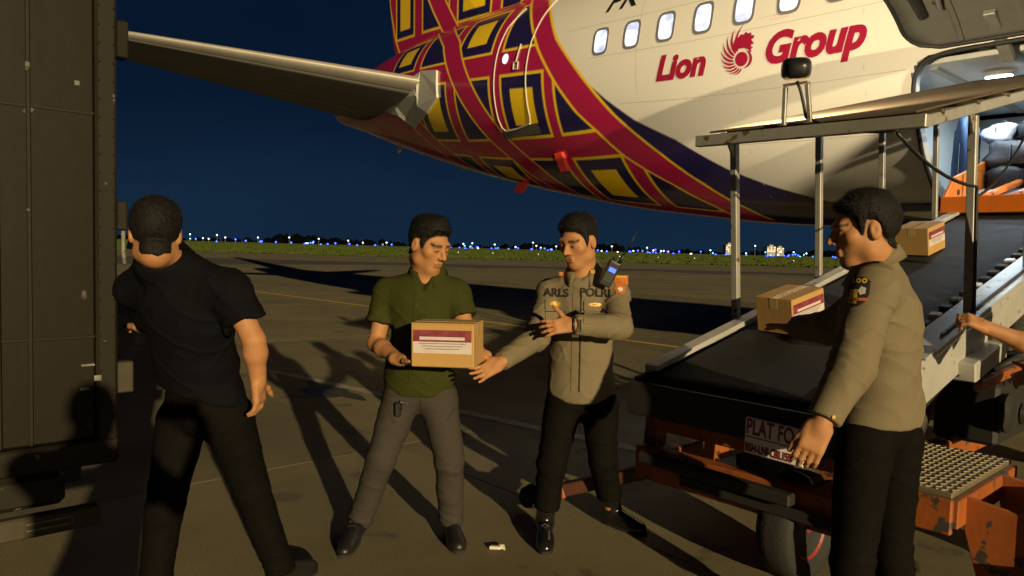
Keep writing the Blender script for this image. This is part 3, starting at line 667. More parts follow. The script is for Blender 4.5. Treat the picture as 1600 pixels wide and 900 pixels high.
for y, xs in ((-.06, (.93, 2.0, 3.05, 4.2)), (BW + .03, (1.35, 2.43, 3.6, 4.6))):
    for x in xs:
        p0, p1 = LD(x, y, bz(x) - .10), cpt(x + .02, y, -.05); MB().bar(p0, p1, .042, .042, E2).build('canopy_post', M_can, loader, bevel=.004)
        MB().prism([p1 + E1 * .02, p1 - E1 * .10, p1 - Z * .1 - E1 * .02], E2 * .012).build('post_gusset', M_can, loader)
# flood lamp on its bracket, shining towards the aircraft
M_lampk = mat('black_lamp_housing', (.012, .012, .012), .35, spec=.5)
M_glass = mat('lamp_glass', (.9, .85, .7), .2, emit=(1, .82, .5), estr=25)
LB = cpt(x0 - .03, .475, .035)
lamp = empty('flood_lamp', (0, 0, 0)); lamp.parent = loader; lamp.matrix_parent_inverse = Matrix.Identity(4); lamp.location = world_of(loader).inverted() @ LB
MB().bar(LB + E2 * -.06, LB + E2 * -.06 + Z * .20, .022, .022, E1).bar(LB + E2 * .085, LB + E2 * .06 + Z * .20, .022, .022, E1).bar(LB + E2 * -.07 + Z * .21, LB + E2 * .07 + Z * .21, .03, .012, Z).build('bracket', M_can, lamp, bevel=.003)
LA = (E1 * .85 + Z * .28 + E2 * -.55).normalized(); LC = LB + Z * .285
hv, hf = [], []; ax_r = LA.cross(Z).normalized(); ax_u = ax_r.cross(LA)
prof = [(-.055, .022), (-.05, .038), (-.032, .052), (.02, .064), (.05, .068), (.052, .058)]; nn = 24
for (x, r) in prof:
    for j in range(nn):
        t = 2 * math.pi * j / nn; c, s2 = math.cos(t), math.sin(t); kx, ky = math.copysign(abs(c) ** .6, c), math.copysign(abs(s2) ** .6, s2); hv.append(LC + LA * x + ax_r * (kx * r * 1.12) + ax_u * (ky * r * .88))
for i in range(len(prof) - 1):
    for j in range(nn): hf.append((i * nn + j, i * nn + (j + 1) % nn, (i + 1) * nn + (j + 1) % nn, (i + 1) * nn + j))
hf += [tuple(range(nn))]
MB().add(hv, hf).build('housing', M_lampk, lamp, smooth=True)
MB().add(hv[-nn:], [tuple(range(nn))]).build('glass', M_glass, lamp)
ld = bpy.data.lights.new('flood_lamp_light', 'SPOT'); ld.energy = 640; ld.color = (1, .79, .46); ld.spot_size = math.radians(150); ld.spot_blend = .6; ld.shadow_soft_size = .05
lo_ = bpy.data.objects.new('flood_lamp_light', ld); link(lo_, lamp); lo_.location = world_of(lamp).inverted() @ (LC + LA * .075); lo_.rotation_euler = LA.to_track_quat('-Z', 'Y').to_euler()
# cables
M_cab = mat('black_cable', (.008, .008, .008), .5)
def sag(a, c, dip, n=14): return [Vector(a).lerp(Vector(c), i / n) - Z * (dip * 4 * (i / n) * (1 - i / n)) for i in range(n + 1)]
q1 = LD(1.35, BW + .13, bz(1.35))
MB().tube(sag(LC - LA * .03 - Z * .06, LB + E2 * .06 + Z * .03, -.02, 6) + sag(LB + E2 * .08 + Z * .02, cpt(x0 - .04, 1.0, -.04), .03)[1:], .008, 6).build('lamp_cable', M_cab, loader, smooth=True)
MB().tube(sag(cpt(x0 - .06, 1.0, -.05), cpt(1.35, BW + .07, -.42), .05) + sag(cpt(1.35, BW + .07, -.42), LD(1.33, BW + .06, bz(1.35) + .02), -.0)[1:], .009, 6).build('lamp_cable', M_cab, loader, smooth=True)
MB().tube(sag(cpt(2.43, BW + .08, -.05), cpt(1.40, BW + .06, -.48), .10), .007, 6).build('lamp_cable', M_cab, loader, smooth=True)
for k in range(3): MB().tube(sag(LD(1.33, BW + .06, bz(1.35) + .02), LD(1.0 + .1 * k, BW + .10, bz(1) - .18), .06 + .05 * k), .008, 6).build('lamp_cable', M_cab, loader, smooth=True)
# orange tray at the high end
M_otr = mat('orange_tray_paint', (.70, .17, .014), .4, var=.35, scale=4, col2=(.5, .11, .012), wear=((.2, .17, .14), .66, 10))
t0 = 4.45
tray = MB()
def TR(x, y, z): return LD(x, y, bz(t0) + .05 + z)
for pl in ([TR(t0, -.10, 0), TR(t0 + 1.25, -.10, .28), TR(t0 + 1.25, -.10, .60), TR(t0 + .25, -.10, .34), TR(t0, -.10, .12)],):
    tray.prism(pl, E2 * .03)
tray.build('tray_side', M_otr, loader, bevel=.006)
MB().prism([TR(t0, BW + .1, 0), TR(t0 + 1.25, BW + .1, .28), TR(t0 + 1.25, BW + .1, .60), TR(t0 + .25, BW + .1, .34), TR(t0, BW + .1, .12)], E2 * .03).build('tray_side', M_otr, loader, bevel=.006)
MB().prism([TR(t0 - .02, -.10, -.02), TR(t0 - .02, BW + .13, -.02), TR(t0 - .02, BW + .13, .15), TR(t0 - .02, -.10, .13)], E1 * .035).build('tray_front', M_otr, loader, bevel=.006)
MB().prism([TR(t0, -.09, .02), TR(t0 + 1.25, -.09, .30), TR(t0 + 1.25, BW + .12, .30), TR(t0, BW + .12, .02)], Z * .02).build('tray_floor', M_rail, loader)
for k in range(3): MB().tube([TR(t0 + .1, .15 + .25 * k, .10), TR(t0 + 1.1, .25 + .3 * k, .34)], .035, 8).build('tray_roller', M_otr if k < 2 else M_rail, loader, smooth=True)
for k in range(4): MB().lathe(TR(t0 + .35 + .25 * k, -.068, .2 + .07 * k), E2, [(0, .03), (.006, .03)], 10).build('tray_bolt', M_dark, loader)
# chassis
zc_ = .40
for y in (.10, BW - .10): MB().bar(LD(-.05, y, zc_), LD(4.2, y, zc_), .09, .14, Z).build('chassis_beam', M_org, loader, bevel=.008)
MB().bar(LD(-.04, -.02, zc_ - .01), LD(-.04, BW + .08, zc_ - .01), .09, .17, Z).build('front_cross_beam', M_org, loader, bevel=.008)
for x in (1.3, 2.6, 4.1): MB().bar(LD(x, .1, zc_), LD(x, BW - .1, zc_), .08, .11, Z).build('cross_beam', M_org, loader, bevel=.006)
MB().bar(LD(.05, -.0, .40), LD(.08, -.0, .70), .09, .09, E1).build('front_post', M_org, loader, bevel=.008)
MB().bar(LD(.05, BW - .02, .40), LD(.08, BW - .02, .70), .09, .09, E1).build('front_post', M_org, loader, bevel=.008)
MB().bar(LD(.0, .05, .615), LD(.0, BW - .05, .615), .05, .11, Z).build('front_tie_beam', M_org, loader, bevel=.006)
MB().bar(LD(-.16, .08, .45), LD(-.16, .90, .44), .06, .055, Z).bar(LD(-.12, .15, .42), LD(.02, .15, .42), .05, .05, Z).bar(LD(-.12, .8, .41), LD(.02, .8, .41), .05, .05, Z).build('bumper_bar', M_dark, loader, bevel=.008)
MB().bar(LD(-.13, .3, .375), LD(-.13, BW, .37), .02, .05, Z).build('bumper_hose', M_dark, loader, bevel=.004)
for y in (.12, .95):
    for xx in (1.0, 2.4): MB().tube([LD(xx, y, zc_ + .05), LD(xx + .55, y, bz(xx + .55) - .2)], .035, 10).build('lift_strut', M_dark, loader, smooth=True)
MB().tube([LD(1.6, .53, zc_), LD(2.6, .53, bz(2.6) - .2)], .045, 12).tube([LD(2.2, .53, .40 + .36), LD(2.9, .53, bz(2.9) - .15)], .025, 12).build('lift_ram', M_hyd, loader, smooth=True)
def wheel(x, y, r, wd):
    c = LD(x, y, r); wh = empty('wheel', (0, 0, 0)); wh.parent = loader; wh.location = world_of(loader).inverted() @ c
    MB().lathe(c, E2, [(-wd / 2 * .7, r * .62), (-wd / 2, r * .72), (-wd / 2, r * .9), (-wd / 2 * .75, r * .985), (-wd * .12, r), (wd * .12, r), (wd / 2 * .75, r * .985), (wd / 2, r * .9), (wd / 2, r * .72), (wd / 2 * .7, r * .62)], 40).build('tyre', M_tyre, wh, smooth=True)
    MB().lathe(c, E2, [(-wd * .32, r * .63), (wd * .30, r * .63), (wd * .40, r * .60), (wd * .28, r * .50), (wd * .18, r * .46), (wd * .22, r * .2), (wd * .34, r * .17), (wd * .36, r * .05)], 32).build('rim', M_hub, wh, smooth=False)
    for k in range(6):
        a = k * math.pi / 3; pz = c + E1 * (math.cos(a) * r * .32) + Z * (math.sin(a) * r * .32) + E2 * wd * .21; MB().lathe(pz, E2, [(0, .014), (.016, .014)], 6).build('wheel_nut', M_hyd, wh)
wheel(.10, .80, .25, .17); wheel(1.15, .06, .25, .17); wheel(3.4, BW + .05, .265, .17); wheel(3.4, -.1, .265, .17)
# operator step with tread plate, bracket and tow hook
M_tread = mat('tread_plate', (.20, .165, .10), .5, metal=.4, var=.4, scale=6, col2=(.10, .085, .06))
PS = V(1.92, 3.42, 0)
def SP(x, y, z): return PS + E1 * x + E2 * y + Z * z
MB().box(SP(.10, -.02, .515), (E1, E2, Z), (.42, .27, .012)).build('step_plate', M_tread, loader, bevel=.003)
for i in range(28):
    for j in range(17):
        c = SP(-.295 + i * .0292, -.262 + j * .0315, .5285); a = .7854 if (i + j) % 2 else -.7854; dd = E1 * math.cos(a) + E2 * math.sin(a)
        if i == 0 and j == 0: tr_b = MB()
        tr_b.box(c, (dd, dd.cross(Z), Z), (.0115, .0038, .0026))
tag(tr_b.build('tread_studs', M_tread, loader), kind='stuff')
MB().box(SP(-.335, -.02, .43), (E1, E2, Z), (.015, .28, .075)).build('step_fascia', M_org, loader, bevel=.006)
MB().box(SP(.10, .265, .44), (E1, E2, Z), (.42, .012, .06)).build('step_fascia', M_org, loader, bevel=.004)
for xx in (-.22, .28): MB().prism([SP(xx, .27, .50), SP(xx, .50, .47), SP(xx, .50, .02 + .14), SP(xx, .34, .12), SP(xx, .27, .36)], E1 * .025).build('step_bracket', M_org, loader, bevel=.004)
MB().box(SP(.03, .53, .33), (E1, E2, Z), (.27, .014, .17)).build('bracket_web', M_org, loader, bevel=.004)
MB().box(SP(-.22, .62, .215), (E1, E2, Z), (.10, .10, .06)).build('hook_block', M_org, loader, bevel=.008)
MB().tube([SP(-.22 + .14 * math.cos(a), .84 + .14 * math.sin(a), .24) for a in np.linspace(0, 2 * math.pi, 20)], .022, 8, False).build('tow_ring', M_org, loader, smooth=True)
MB().tube([SP(-.24, .68, .27), SP(-.24, .68, .44)], .018, 10).build('tow_pin', M_hyd, loader, smooth=True)
MB().tube([SP(-.26, .74, .30), SP(-.27, .745, .24), SP(-.26, .75, .17), SP(-.265, .74, .10)], .012, 6).build('pin_chain', M_hyd, loader)
# engine and drive under the belt, behind the step
eng = MB(); eng.box(LD(1.75, BW + .02, .66), (E1, E2, Z), (.34, .16, .17)); eng.build('engine_block', M_dark, loader, bevel=.02)
MB().lathe(LD(1.45, BW + .19, .68), E2, [(0, .10), (.03, .11), (.05, .06)], 20).build('fan_pulley', M_dark, loader)
MB().lathe(LD(1.85, BW + .19, .62), E2, [(0, .06), (.04, .06)], 16).build('belt_pulley', M_hyd, loader)
for k in range(5): MB().bar(LD(1.52 + k * .11, BW + .02, .84), LD(1.52 + k * .11, BW + .18, .84), .02, .05, Z).build('cooling_fin', M_dark, loader)
MB().box(LD(2.5, BW + .05, .70), (E1, E2, Z), (.22, .13, .2)).build('fuel_tank', M_dark, loader, bevel=.03)
MB().tube([LD(1.5, BW + .12, .9), LD(1.6, BW + .2, .96), LD(2.1, BW + .2, .97), LD(2.4, BW + .12, .88)], .02, 8).build('pipe', M_dark, loader, smooth=True)
MB().bar(LD(1.1, BW + .16, .86), LD(3.2, BW + .16, .92), .04, .05, Z).build('guard_rail', M_org, loader, bevel=.004)
MB().bar(LD(1.0, BW + .12, .93), LD(1.5, BW + .12, 1.02), .12, .10, Z).build('junction_box', M_rail, loader, bevel=.008)
lv = MB().tube([SP(.62, .36, .52), SP(.6, .36, 1.02)], .02, 8).build('control_post', M_org, loader, smooth=True)
MB().box(SP(.60, .36, .93), (E1, E2, Z), (.04, .06, .10)).build('control_box', M_dark, loader, bevel=.008)
# number plate
M_pl = mat('white_plate', (.8, .76, .72), .45, var=.2, scale=9)
M_plt = mat('dark_red_lettering', (.22, .012, .03), .5)
PC = at(1209, 702, 3.18); pr = (at(1253, 722, 3.31) - at(1164, 690, 3.60)); pr.z = 0; pr = E2.copy(); pu = (Z - pr * pr.dot(Z)).normalized(); pn = pr.cross(pu)
pr = (pr + Z * -.03).normalized(); pu = (pu - pr * pu.dot(pr)).normalized()
plate = MB().box(PC + pu * .035, (pr, pu, pn), (.142, .082, .006)).build('number_plate', M_pl, loader, bevel=.006)
for s_t, size, dy, sxk in (('PLAT FO', .098, .032, .60), ('BSH-LNI-CBL150', .050, -.046, .63)):
    v2, f = text_mesh(s_t, size, .0022, 0, 'LEFT'); mapped('lettering', v2, f, lambda x, y: PC + pr * (-.134 + x * sxk) + pu * (dy + .012 + y) + pn * .0085, M_plt, plate)
MB().bar(PC + pr * -.138 + pu * .030 + pn * .0075, PC + pr * .138 + pu * .030 + pn * .0075, .002, .004, pu).build('rule_line', M_plt, plate)
# tow bar lying out to the left of the loader
tb0, tb1 = LD(.0, .05, .34), ground_at(846, 772, .12)
tb = MB().bar(tb0, tb1, .07, .07, Z); tb.build('tow_bar', mat('tow_bar_paint', (.075, .022, .01), .6, var=.5, scale=9), loader, bevel=.006)
MB().bar(tb0.lerp(tb1, .78) , tb0.lerp(tb1, .9), .09, .085, Z).build('tow_bar_collar', M_org, loader, bevel=.006)
tv = (tb1 - tb0).normalized(); MB().lathe(tb1 - tv * .02, tv, [(0, .04), (.03, .065), (.08, .07), (.13, .055), (.155, .02)], 16).build('tow_coupling', M_tyre, loader, smooth=True)
# ---------------------------------------------------------------- box truck backed up to the aircraft, on the left
TE = V(-1.51, 2.82, 0)
def TK(x, y, z): return TE + E1 * x + (-E2) * y + Z * z           # along towards the aircraft, into the truck, up
truck = empty('box_truck', TK(-1, .9, 0), 'dark brown steel box truck standing beside the man in black', 'truck')
M_tbr = mat('dark_brown_truck_paint', (.011, .0085, .005), .5, var=.55, scale=3, col2=(.0095, .0075, .0045), bump=.12, bscale=14, spec=.15, wear=((.08, .07, .055), .735, 9))
M_ted = mat('worn_edge_paint', (.017, .014, .009), .5, var=.6, scale=6, col2=(.013, .011, .007), spec=.15, wear=((.12, .10, .08), .68, 16))
M_tin = mat('truck_inside', (.02, .018, .015), .7)
ZB, ZT = .74, 3.1
def tbox(name, x0, x1, y0, y1, z0, z1, m, bev=.006, par=truck):
    return MB().box(TK((x0 + x1) / 2, (y0 + y1) / 2, (z0 + z1) / 2), (E1, -E2, Z), (abs(x1 - x0) / 2, abs(y1 - y0) / 2, abs(z1 - z0) / 2)).build(name, m, par, bevel=bev)
tbox('side_panel', -.385, -.075, 0, .03, ZB, ZT, M_tbr)
tbox('side_panel', -1.4, -.40, .012, .03, ZB, ZT, M_tbr); tbox('side_panel', -2.5, -1.42, .012, .03, ZB, ZT, M_tbr); tbox('side_panel', -3.6, -2.52, .012, .03, ZB, ZT, M_tbr)
tbox('corner_post', -.073, 0, -.012, .05, ZB - .02, ZT, M_ted, .01)
tbox('panel_rib', -.4, -.37, -.012, .012, ZB, ZT, M_ted, .004); tbox('panel_rib', -.29, -.275, -.006, .012, ZB, ZT, M_ted, .003); tbox('panel_rib', -1.45, -1.40, -.012, .012, ZB, ZT, M_ted, .004)
tbox('far_wall', -3.6, 0, 1.95, 1.99, ZB, ZT, M_tbr); tbox('front_wall', -3.64, -3.6, 0, 1.99, ZB, ZT, M_tbr); tbox('box_roof', -3.64, 0, 0, 1.99, ZT, ZT + .04, M_tbr); tbox('box_floor', -3.6, 0, .03, 1.95, ZB, ZB + .06, M_tin)
tbox('bottom_rail', -3.6, -.0, -.02, .04, ZB - .10, ZB - .005, M_ted, .008)
tbox('chassis_rail', -3.9, -.05, .35, .47, ZB - .26, ZB - .10, M_tin); tbox('chassis_rail', -3.9, -.05, 1.45, 1.57, ZB - .26, ZB - .10, M_tin)
tbox('tool_box', -.62, -.17, .02, .35, ZB - .24, ZB - .115, M_ted, .02)
M_bum = mat('bumper_grey', (.055, .047, .03), .6, var=.5, scale=8, col2=(.03, .025, .018), spec=.2)
gd = tbox('side_guard', -1.4, -.06, .0, .05, ZB - .34, ZB - .26, M_bum, .008)
M_mrk = mat('white_mark', (.22, .21, .17), .6, var=.9, scale=26, col2=(.04, .034, .024))
for (x0, x1, z0, z1) in ((-.30, -.15, ZB - .288, ZB - .283), (-.30, -.15, ZB - .312, ZB - .307), (-.155, -.15, ZB - .312, ZB - .283)): MB().box(TK((x0 + x1) / 2, -.002, (z0 + z1) / 2), (E1, E2, Z), ((x1 - x0) / 2, .002, (z1 - z0) / 2)).build('painted_mark', M_mrk, gd)
for (z0, z1, wd, m, nm) in ((2.18, 2.32, .045, M_tbr, 'hinge_block'), (1.53, 1.64, .04, M_ted, 'latch_plate'), (.90, 1.02, .06, M_bum, 'buffer_block')): tbox(nm, .002, wd, .005, .06, z0, z1, m, .005)
MB().tube([TK(.03, .03, 1.64), TK(.03, .03, 1.45), TK(.035, .03, 1.40)], .008, 8).build('latch_rod', M_mrk, truck, smooth=True)
for k, (x, z, a, c) in enumerate([(-.22, 2.47, .018, .012), (-.06, 2.41, .02, .003), (-.06, 2.38, .016, .003), (-.13, 2.06, .008, .008), (-.10, 1.02, .022, .004), (-.11, .93, .015, .005), (-.07, .97, .012, .01)]):
    MB().box(TK(x, -.0005 if x < -.073 else -.0135, z), (E1, E2, Z), (a, .0015, c)).build('paint_chip', M_mrk, truck)
rv = MB()
for i in range(34):
    for x in (-.062, -.012): rv.lathe(TK(x, -.012, ZB + .05 + i * .068), E2, [(0, .006), (.003, .0055), (.005, .002)], 6)
tag(rv.build('rivets', M_ted, truck), kind='stuff')
for z in (1.12, 1.95, 2.75): tbox('weld_strip', -.37, -.075, -.003, .002, z, z + .012, M_ted, .002)
def twheel(x, y):
    c = TK(x, y, .42); wh = empty('wheel', (0, 0, 0)); wh.parent = truck; wh.location = world_of(truck).inverted() @ c; r, wd = .42, .26
    MB().lathe(c, E2, [(-wd / 2, r * .62), (-wd / 2, r * .9), (-wd * .4, r), (wd * .4, r), (wd / 2, r * .9), (wd / 2, r * .62)], 36).build('tyre', M_tyre, wh, smooth=True)
    MB().lathe(c, E2, [(-wd * .3, r * .63), (wd * .42, r * .63), (wd * .3, r * .5), (wd * .1, r * .2), (wd * .2, r * .1)], 24).build('rim', M_tin, wh)
twheel(-1.2, .2); twheel(-1.2, 1.78); twheel(-3.3, .2); twheel(-3.3, 1.78)
for x in (-1.2, -3.3): MB().bar(TK(x, .2, .42), TK(x, 1.78, .42), .08, .08, Z).build('axle', M_tin, truck)
# ---------------------------------------------------------------- people: one smooth blended surface per body, clothes as children
def nv(a): a = np.asarray(a, float); return a / np.linalg.norm(a)
def A3(p): return np.array([p[0], p[1], p[2]], float)
class Blend:
    """signed-distance grid that primitives are melted into, then skinned"""
    def __init__(self, lo, hi, h):
        self.h = h; self.lo = np.asarray(lo, float); self.n = np.ceil((np.asarray(hi) - self.lo) / h).astype(int) + 1
        self.D = np.full(self.n, .06, np.float32); self.ax = [(self.lo[i] + h * np.arange(self.n[i])).astype(np.float32) for i in range(3)]
    def region(self, lo, hi, pad):
        i0 = np.clip(np.floor((np.asarray(lo) - pad - self.lo) / self.h).astype(int), 0, self.n); i1 = np.clip(np.ceil((np.asarray(hi) + pad - self.lo) / self.h).astype(int) + 1, 0, self.n)
        sl = tuple(slice(a, b) for a, b in zip(i0, i1))
        return sl, [self.ax[0][sl[0]][:, None, None], self.ax[1][sl[1]][None, :, None], self.ax[2][sl[2]][None, None, :]]
    def melt(self, sl, d, k, sub=False):
        o = self.D[sl]
        if o.size == 0: return
        if sub: d = -d; h = np.clip(.5 - .5 * (d - o) / k, 0, 1) if False else np.clip(.5 + .5 * (d - o) / k, 0, 1); self.D[sl] = o * (1 - h) + d * h + k * h * (1 - h)
        else: h = np.clip(.5 + .5 * (o - d) / k, 0, 1); self.D[sl] = o * (1 - h) + d * h - k * h * (1 - h)
    def cone(self, a, b, ra, rb, k=.02, sub=False, flat=None):
        a, b = A3(a), A3(b); r = max(ra, rb); sl, (X, Y, Zz) = self.region(np.minimum(a, b) - r, np.maximum(a, b) + r, k + .03)
        ab = b - a; L2 = ab @ ab + 1e-12; t = np.clip(((X - a[0]) * ab[0] + (Y - a[1]) * ab[1] + (Zz - a[2]) * ab[2]) / L2, 0, 1)
        d = np.sqrt((X - a[0] - ab[0] * t) ** 2 + (Y - a[1] - ab[1] * t) ** 2 + (Zz - a[2] - ab[2] * t) ** 2) - (ra + (rb - ra) * t)
        self.melt(sl, d.astype(np.float32), k, sub)
    def chain(self, pts, rr, k=.02):
        for i in range(len(pts) - 1): self.cone(pts[i], pts[i + 1], rr[i], rr[i + 1], k)
    def ball(self, c, R, r, k=.02, sub=False):
        c = A3(c); r = np.asarray(r, float) * np.ones(3); R = np.asarray(R, float); e_ = np.abs(R.T) @ r; sl, (X, Y, Zz) = self.region(c - e_, c + e_, k + .03)
        k0 = 0; k1 = 0
        for i in range(3):
            q = ((X - c[0]) * R[i, 0] + (Y - c[1]) * R[i, 1] + (Zz - c[2]) * R[i, 2]) / r[i]; k0 = k0 + q * q; k1 = k1 + (q / r[i]) ** 2
        k0 = np.sqrt(k0); d = k0 * (k0 - 1) / np.sqrt(np.maximum(k1, 1e-9)); d = np.where(k0 < .05, -r.min(), d)
        self.melt(sl, d.astype(np.float32), k, sub)
    def block(self, c, R, half, rnd, k=.01, sub=False):
        c = A3(c); R = np.asarray(R, float); half = np.asarray(half, float); e_ = np.abs(R.T) @ half; sl, (X, Y, Zz) = self.region(c - e_, c + e_, k + .03)
        o = 0; m_ = -9
        for i in range(3):
            q = np.abs((X - c[0]) * R[i, 0] + (Y - c[1]) * R[i, 1] + (Zz - c[2]) * R[i, 2]) - half[i] + rnd; o = o + np.maximum(q, 0) ** 2; m_ = np.maximum(m_, q)
        self.melt(sl, (np.sqrt(o) + np.minimum(m_, 0) - rnd).astype(np.float32), k, sub)
    def cut(self, p, n, k=.006, lo=None, hi=None):
        """keep the side n points away from"""
        p, n = A3(p), nv(n)
        if lo is None: sl = (slice(None),) * 3; X, Y, Zz = self.ax[0][:, None, None], self.ax[1][None, :, None], self.ax[2][None, None, :]
        else: sl, (X, Y, Zz) = self.region(lo, hi, 0)
        d = ((X - p[0]) * n[0] + (Y - p[1]) * n[1] + (Zz - p[2]) * n[2]).astype(np.float32); o = self.D[sl]
        h = np.clip(.5 + .5 * (d - o) / k, 0, 1); self.D[sl] = o * (1 - h) + d * h + k * h * (1 - h)
    def skin(self):
        D = self.D; s = D < 0; h = self.h; nx, ny, nz = (int(q) for q in self.n)
        c = np.zeros((nx - 1, ny - 1, nz - 1), np.uint8)
        for i in (0, 1):
            for j in (0, 1):
                for k in (0, 1): c += s[i:nx - 1 + i, j:ny - 1 + j, k:nz - 1 + k]
        idx = np.argwhere((c > 0) & (c < 8)); vid = np.full(c.shape, -1, np.int32); vid[tuple(idx.T)] = np.arange(len(idx))
        acc = np.zeros((len(idx), 3)); cnt = np.zeros(len(idx)); cr = [(i, j, k) for i in (0, 1) for j in (0, 1) for k in (0, 1)]
        val = {q: D[idx[:, 0] + q[0], idx[:, 1] + q[1], idx[:, 2] + q[2]] for q in cr}
        for q in cr:
            for a in range(3):
                if q[a]: continue
                q2 = list(q); q2[a] = 1; q2 = tuple(q2); v0, v1 = val[q], val[q2]; m_ = (v0 < 0) != (v1 < 0); t = np.where(m_, v0 / np.where(m_, v0 - v1, 1), 0)
                p = np.array(q, float)[None] + 0 * acc; p[:, a] = t; acc[m_] += p[m_]; cnt[m_] += 1
        P_ = self.lo + (idx + acc / np.maximum(cnt, 1)[:, None]) * h
        F_ = []
        for a in range(3):
            b, d = (a + 1) % 3, (a + 2) % 3
            s0 = [slice(1, -1)] * 3; s0[a] = slice(0, -1); s1 = list(s0); s1[a] = slice(1, None); A_, B_ = s[tuple(s0)], s[tuple(s1)]
            e_ = np.argwhere(A_ != B_); flip = A_[tuple(e_.T)]; off = np.ones(3, int); off[a] = 0; e_ = e_ + off
            qd = []
            for (u, w_) in ((-1, -1), (0, -1), (0, 0), (-1, 0)):
                g = e_.copy(); g[:, b] += u; g[:, d] += w_; qd.append(vid[g[:, 0], g[:, 1], g[:, 2]])
            qd = np.stack(qd, 1); qd[~flip] = qd[~flip][:, ::-1]; F_.append(qd)
        F_ = np.concatenate(F_); return P_, F_[(F_ >= 0).all(1)]
def vnorm(P_, F_):
    n = np.cross(P_[F_[:, 2]] - P_[F_[:, 0]], P_[F_[:, 3]] - P_[F_[:, 1]]); N_ = np.zeros_like(P_)
    for i in range(4): np.add.at(N_, F_[:, i], n)
    return N_ / np.maximum(np.linalg.norm(N_, axis=1), 1e-12)[:, None]
def relax(P_, F_, it=2, lam=.5):
    e_ = np.concatenate([F_[:, [0, 1]], F_[:, [1, 2]], F_[:, [2, 3]], F_[:, [3, 0]]])
    for _ in range(it):
        s = np.zeros_like(P_); c = np.zeros(len(P_)); np.add.at(s, e_[:, 0], P_[e_[:, 1]]); np.add.at(c, e_[:, 0], 1); P_ = P_ + lam * (s / np.maximum(c, 1)[:, None] - P_)
    return P_
def folds(P_, dirs, amp, freq, seed):
    """cloth creases: ridged waves running across the given directions"""
    r = np.random.RandomState(seed); d = 0
    for (dv, a) in dirs:
        ph = smooth_noise(P_ * 7, seed + 3, 4) * 1.6; x = P_ @ nv(dv) * freq + ph + r.uniform(0, 6); w_ = np.clip(smooth_noise(P_ * 5 + 9, seed + 11, 4), 0, 1); d = d + a * (1 - np.abs(np.sin(x))) ** 2 * w_
    return amp * d
def creases(P_, axis, freq, seed, pw=3):
    r = np.random.RandomState(seed); axis = nv(axis); n = 0; wv = .9 * smooth_noise(P_ * 9, seed + 1, 4)
    for _ in range(4):
        k = axis * freq * r.uniform(.7, 1.3) + r.normal(size=3) * freq * .32; n = n + np.sin(P_ @ k + r.uniform(0, 6.28) + wv)
    return (1 - np.minimum(np.abs(n) / 1.6, 1)) ** pw
def surf_obj(name, B_, m, parent, it=2, tint=None, fold=None):
    P_, F_ = B_.skin(); P_ = relax(P_, F_, it)
    if fold is not None: P_ = P_ + vnorm(P_, F_) * fold(P_)[:, None]
    return raw_mesh(name, P_, F_, m, parent, True, tint(P_) if tint else None), P_, F_
def bvh_of(P_, F_): return BVHTree.FromPolygons([tuple(p) for p in P_], [tuple(int(i) for i in f) for f in F_])
def decal(name, bvh, c, rt, up, dr, v2, f, m, parent, off=.003, cut=.012):
    c, rt, up, dr = Vector(c), Vector(rt).normalized(), Vector(up).normalized(), Vector(dr).normalized(); last = [None]
    def fn(x, y):
        o = c + rt * x + up * y - dr * .35; h = bvh.ray_cast(o, dr)
        if h[0] is None: return c + rt * x + up * y if last[0] is None else (c + rt * x + up * y) + dr * last[0]
        last[0] = (h[0] - (c + rt * x + up * y)).dot(dr); return h[0] - dr * off
    return mapped(name, v2, f, fn, m, parent, cut)
def rect(x0, y0, x1, y1, n=1): return [(x0, y0), (x1, y0), (x1, y1), (x0, y1)], [(0, 1, 2, 3)]
def gridrect(x0, y0, x1, y1, n=6, m_=6):
    v = [(x0 + (x1 - x0) * i / n, y0 + (y1 - y0) * j / m_) for i in range(n + 1) for j in range(m_ + 1)]; k = m_ + 1
    return v, [(i * k + j, (i + 1) * k + j, (i + 1) * k + j + 1, i * k + j + 1) for i in range(n) for j in range(m_)]
SKIN_C = np.array([.36, .17, .072]); HAIR_C = np.array([.010, .008, .007])
M_skinp = mat('skin', (1, 1, 1), .6, attr='tint', var=.4, scale=45, col2=(.80, .74, .72), bump=.12, bscale=230, spec=.3)
M_hair = mat('black_hair', (.006, .005, .0045), .7, bump=.5, bscale=120, spec=.2)
def cloth(name, c, rough=.85, c2=None, weave=.25): return mat(name, c, rough, var=.35, scale=9, col2=c2, bump=weave, bscale=260, spec=.06)
M_khaki = cloth('khaki_uniform', (.158, .128, .080), .8, (.132, .106, .066))
M_green = cloth('olive_shirt', (.034, .036, .0085), .85, (.026, .027, .0068))
M_blksh = cloth('black_shirt', (.0045, .0045, .006), .85, (.0032, .0032, .0045))
M_gtr = cloth('taupe_trousers', (.046, .039, .033), .85, (.035, .030, .026))
M_btr = cloth('black_trousers', (.0052, .0045, .0036), .8, (.0036, .0031, .0026))
M_shoe = mat('black_shoe_leather', (.010, .009, .008), .42, bump=.15, bscale=60)
M_boot = mat('polished_boot_leather', (.009, .008, .007), .22, bump=.12, bscale=30, coat=.3)
M_hublace = mat('boot_hook', (.1, .1, .1), .4, metal=.6)
M_sole = mat('shoe_sole', (.012, .011, .010), .8)

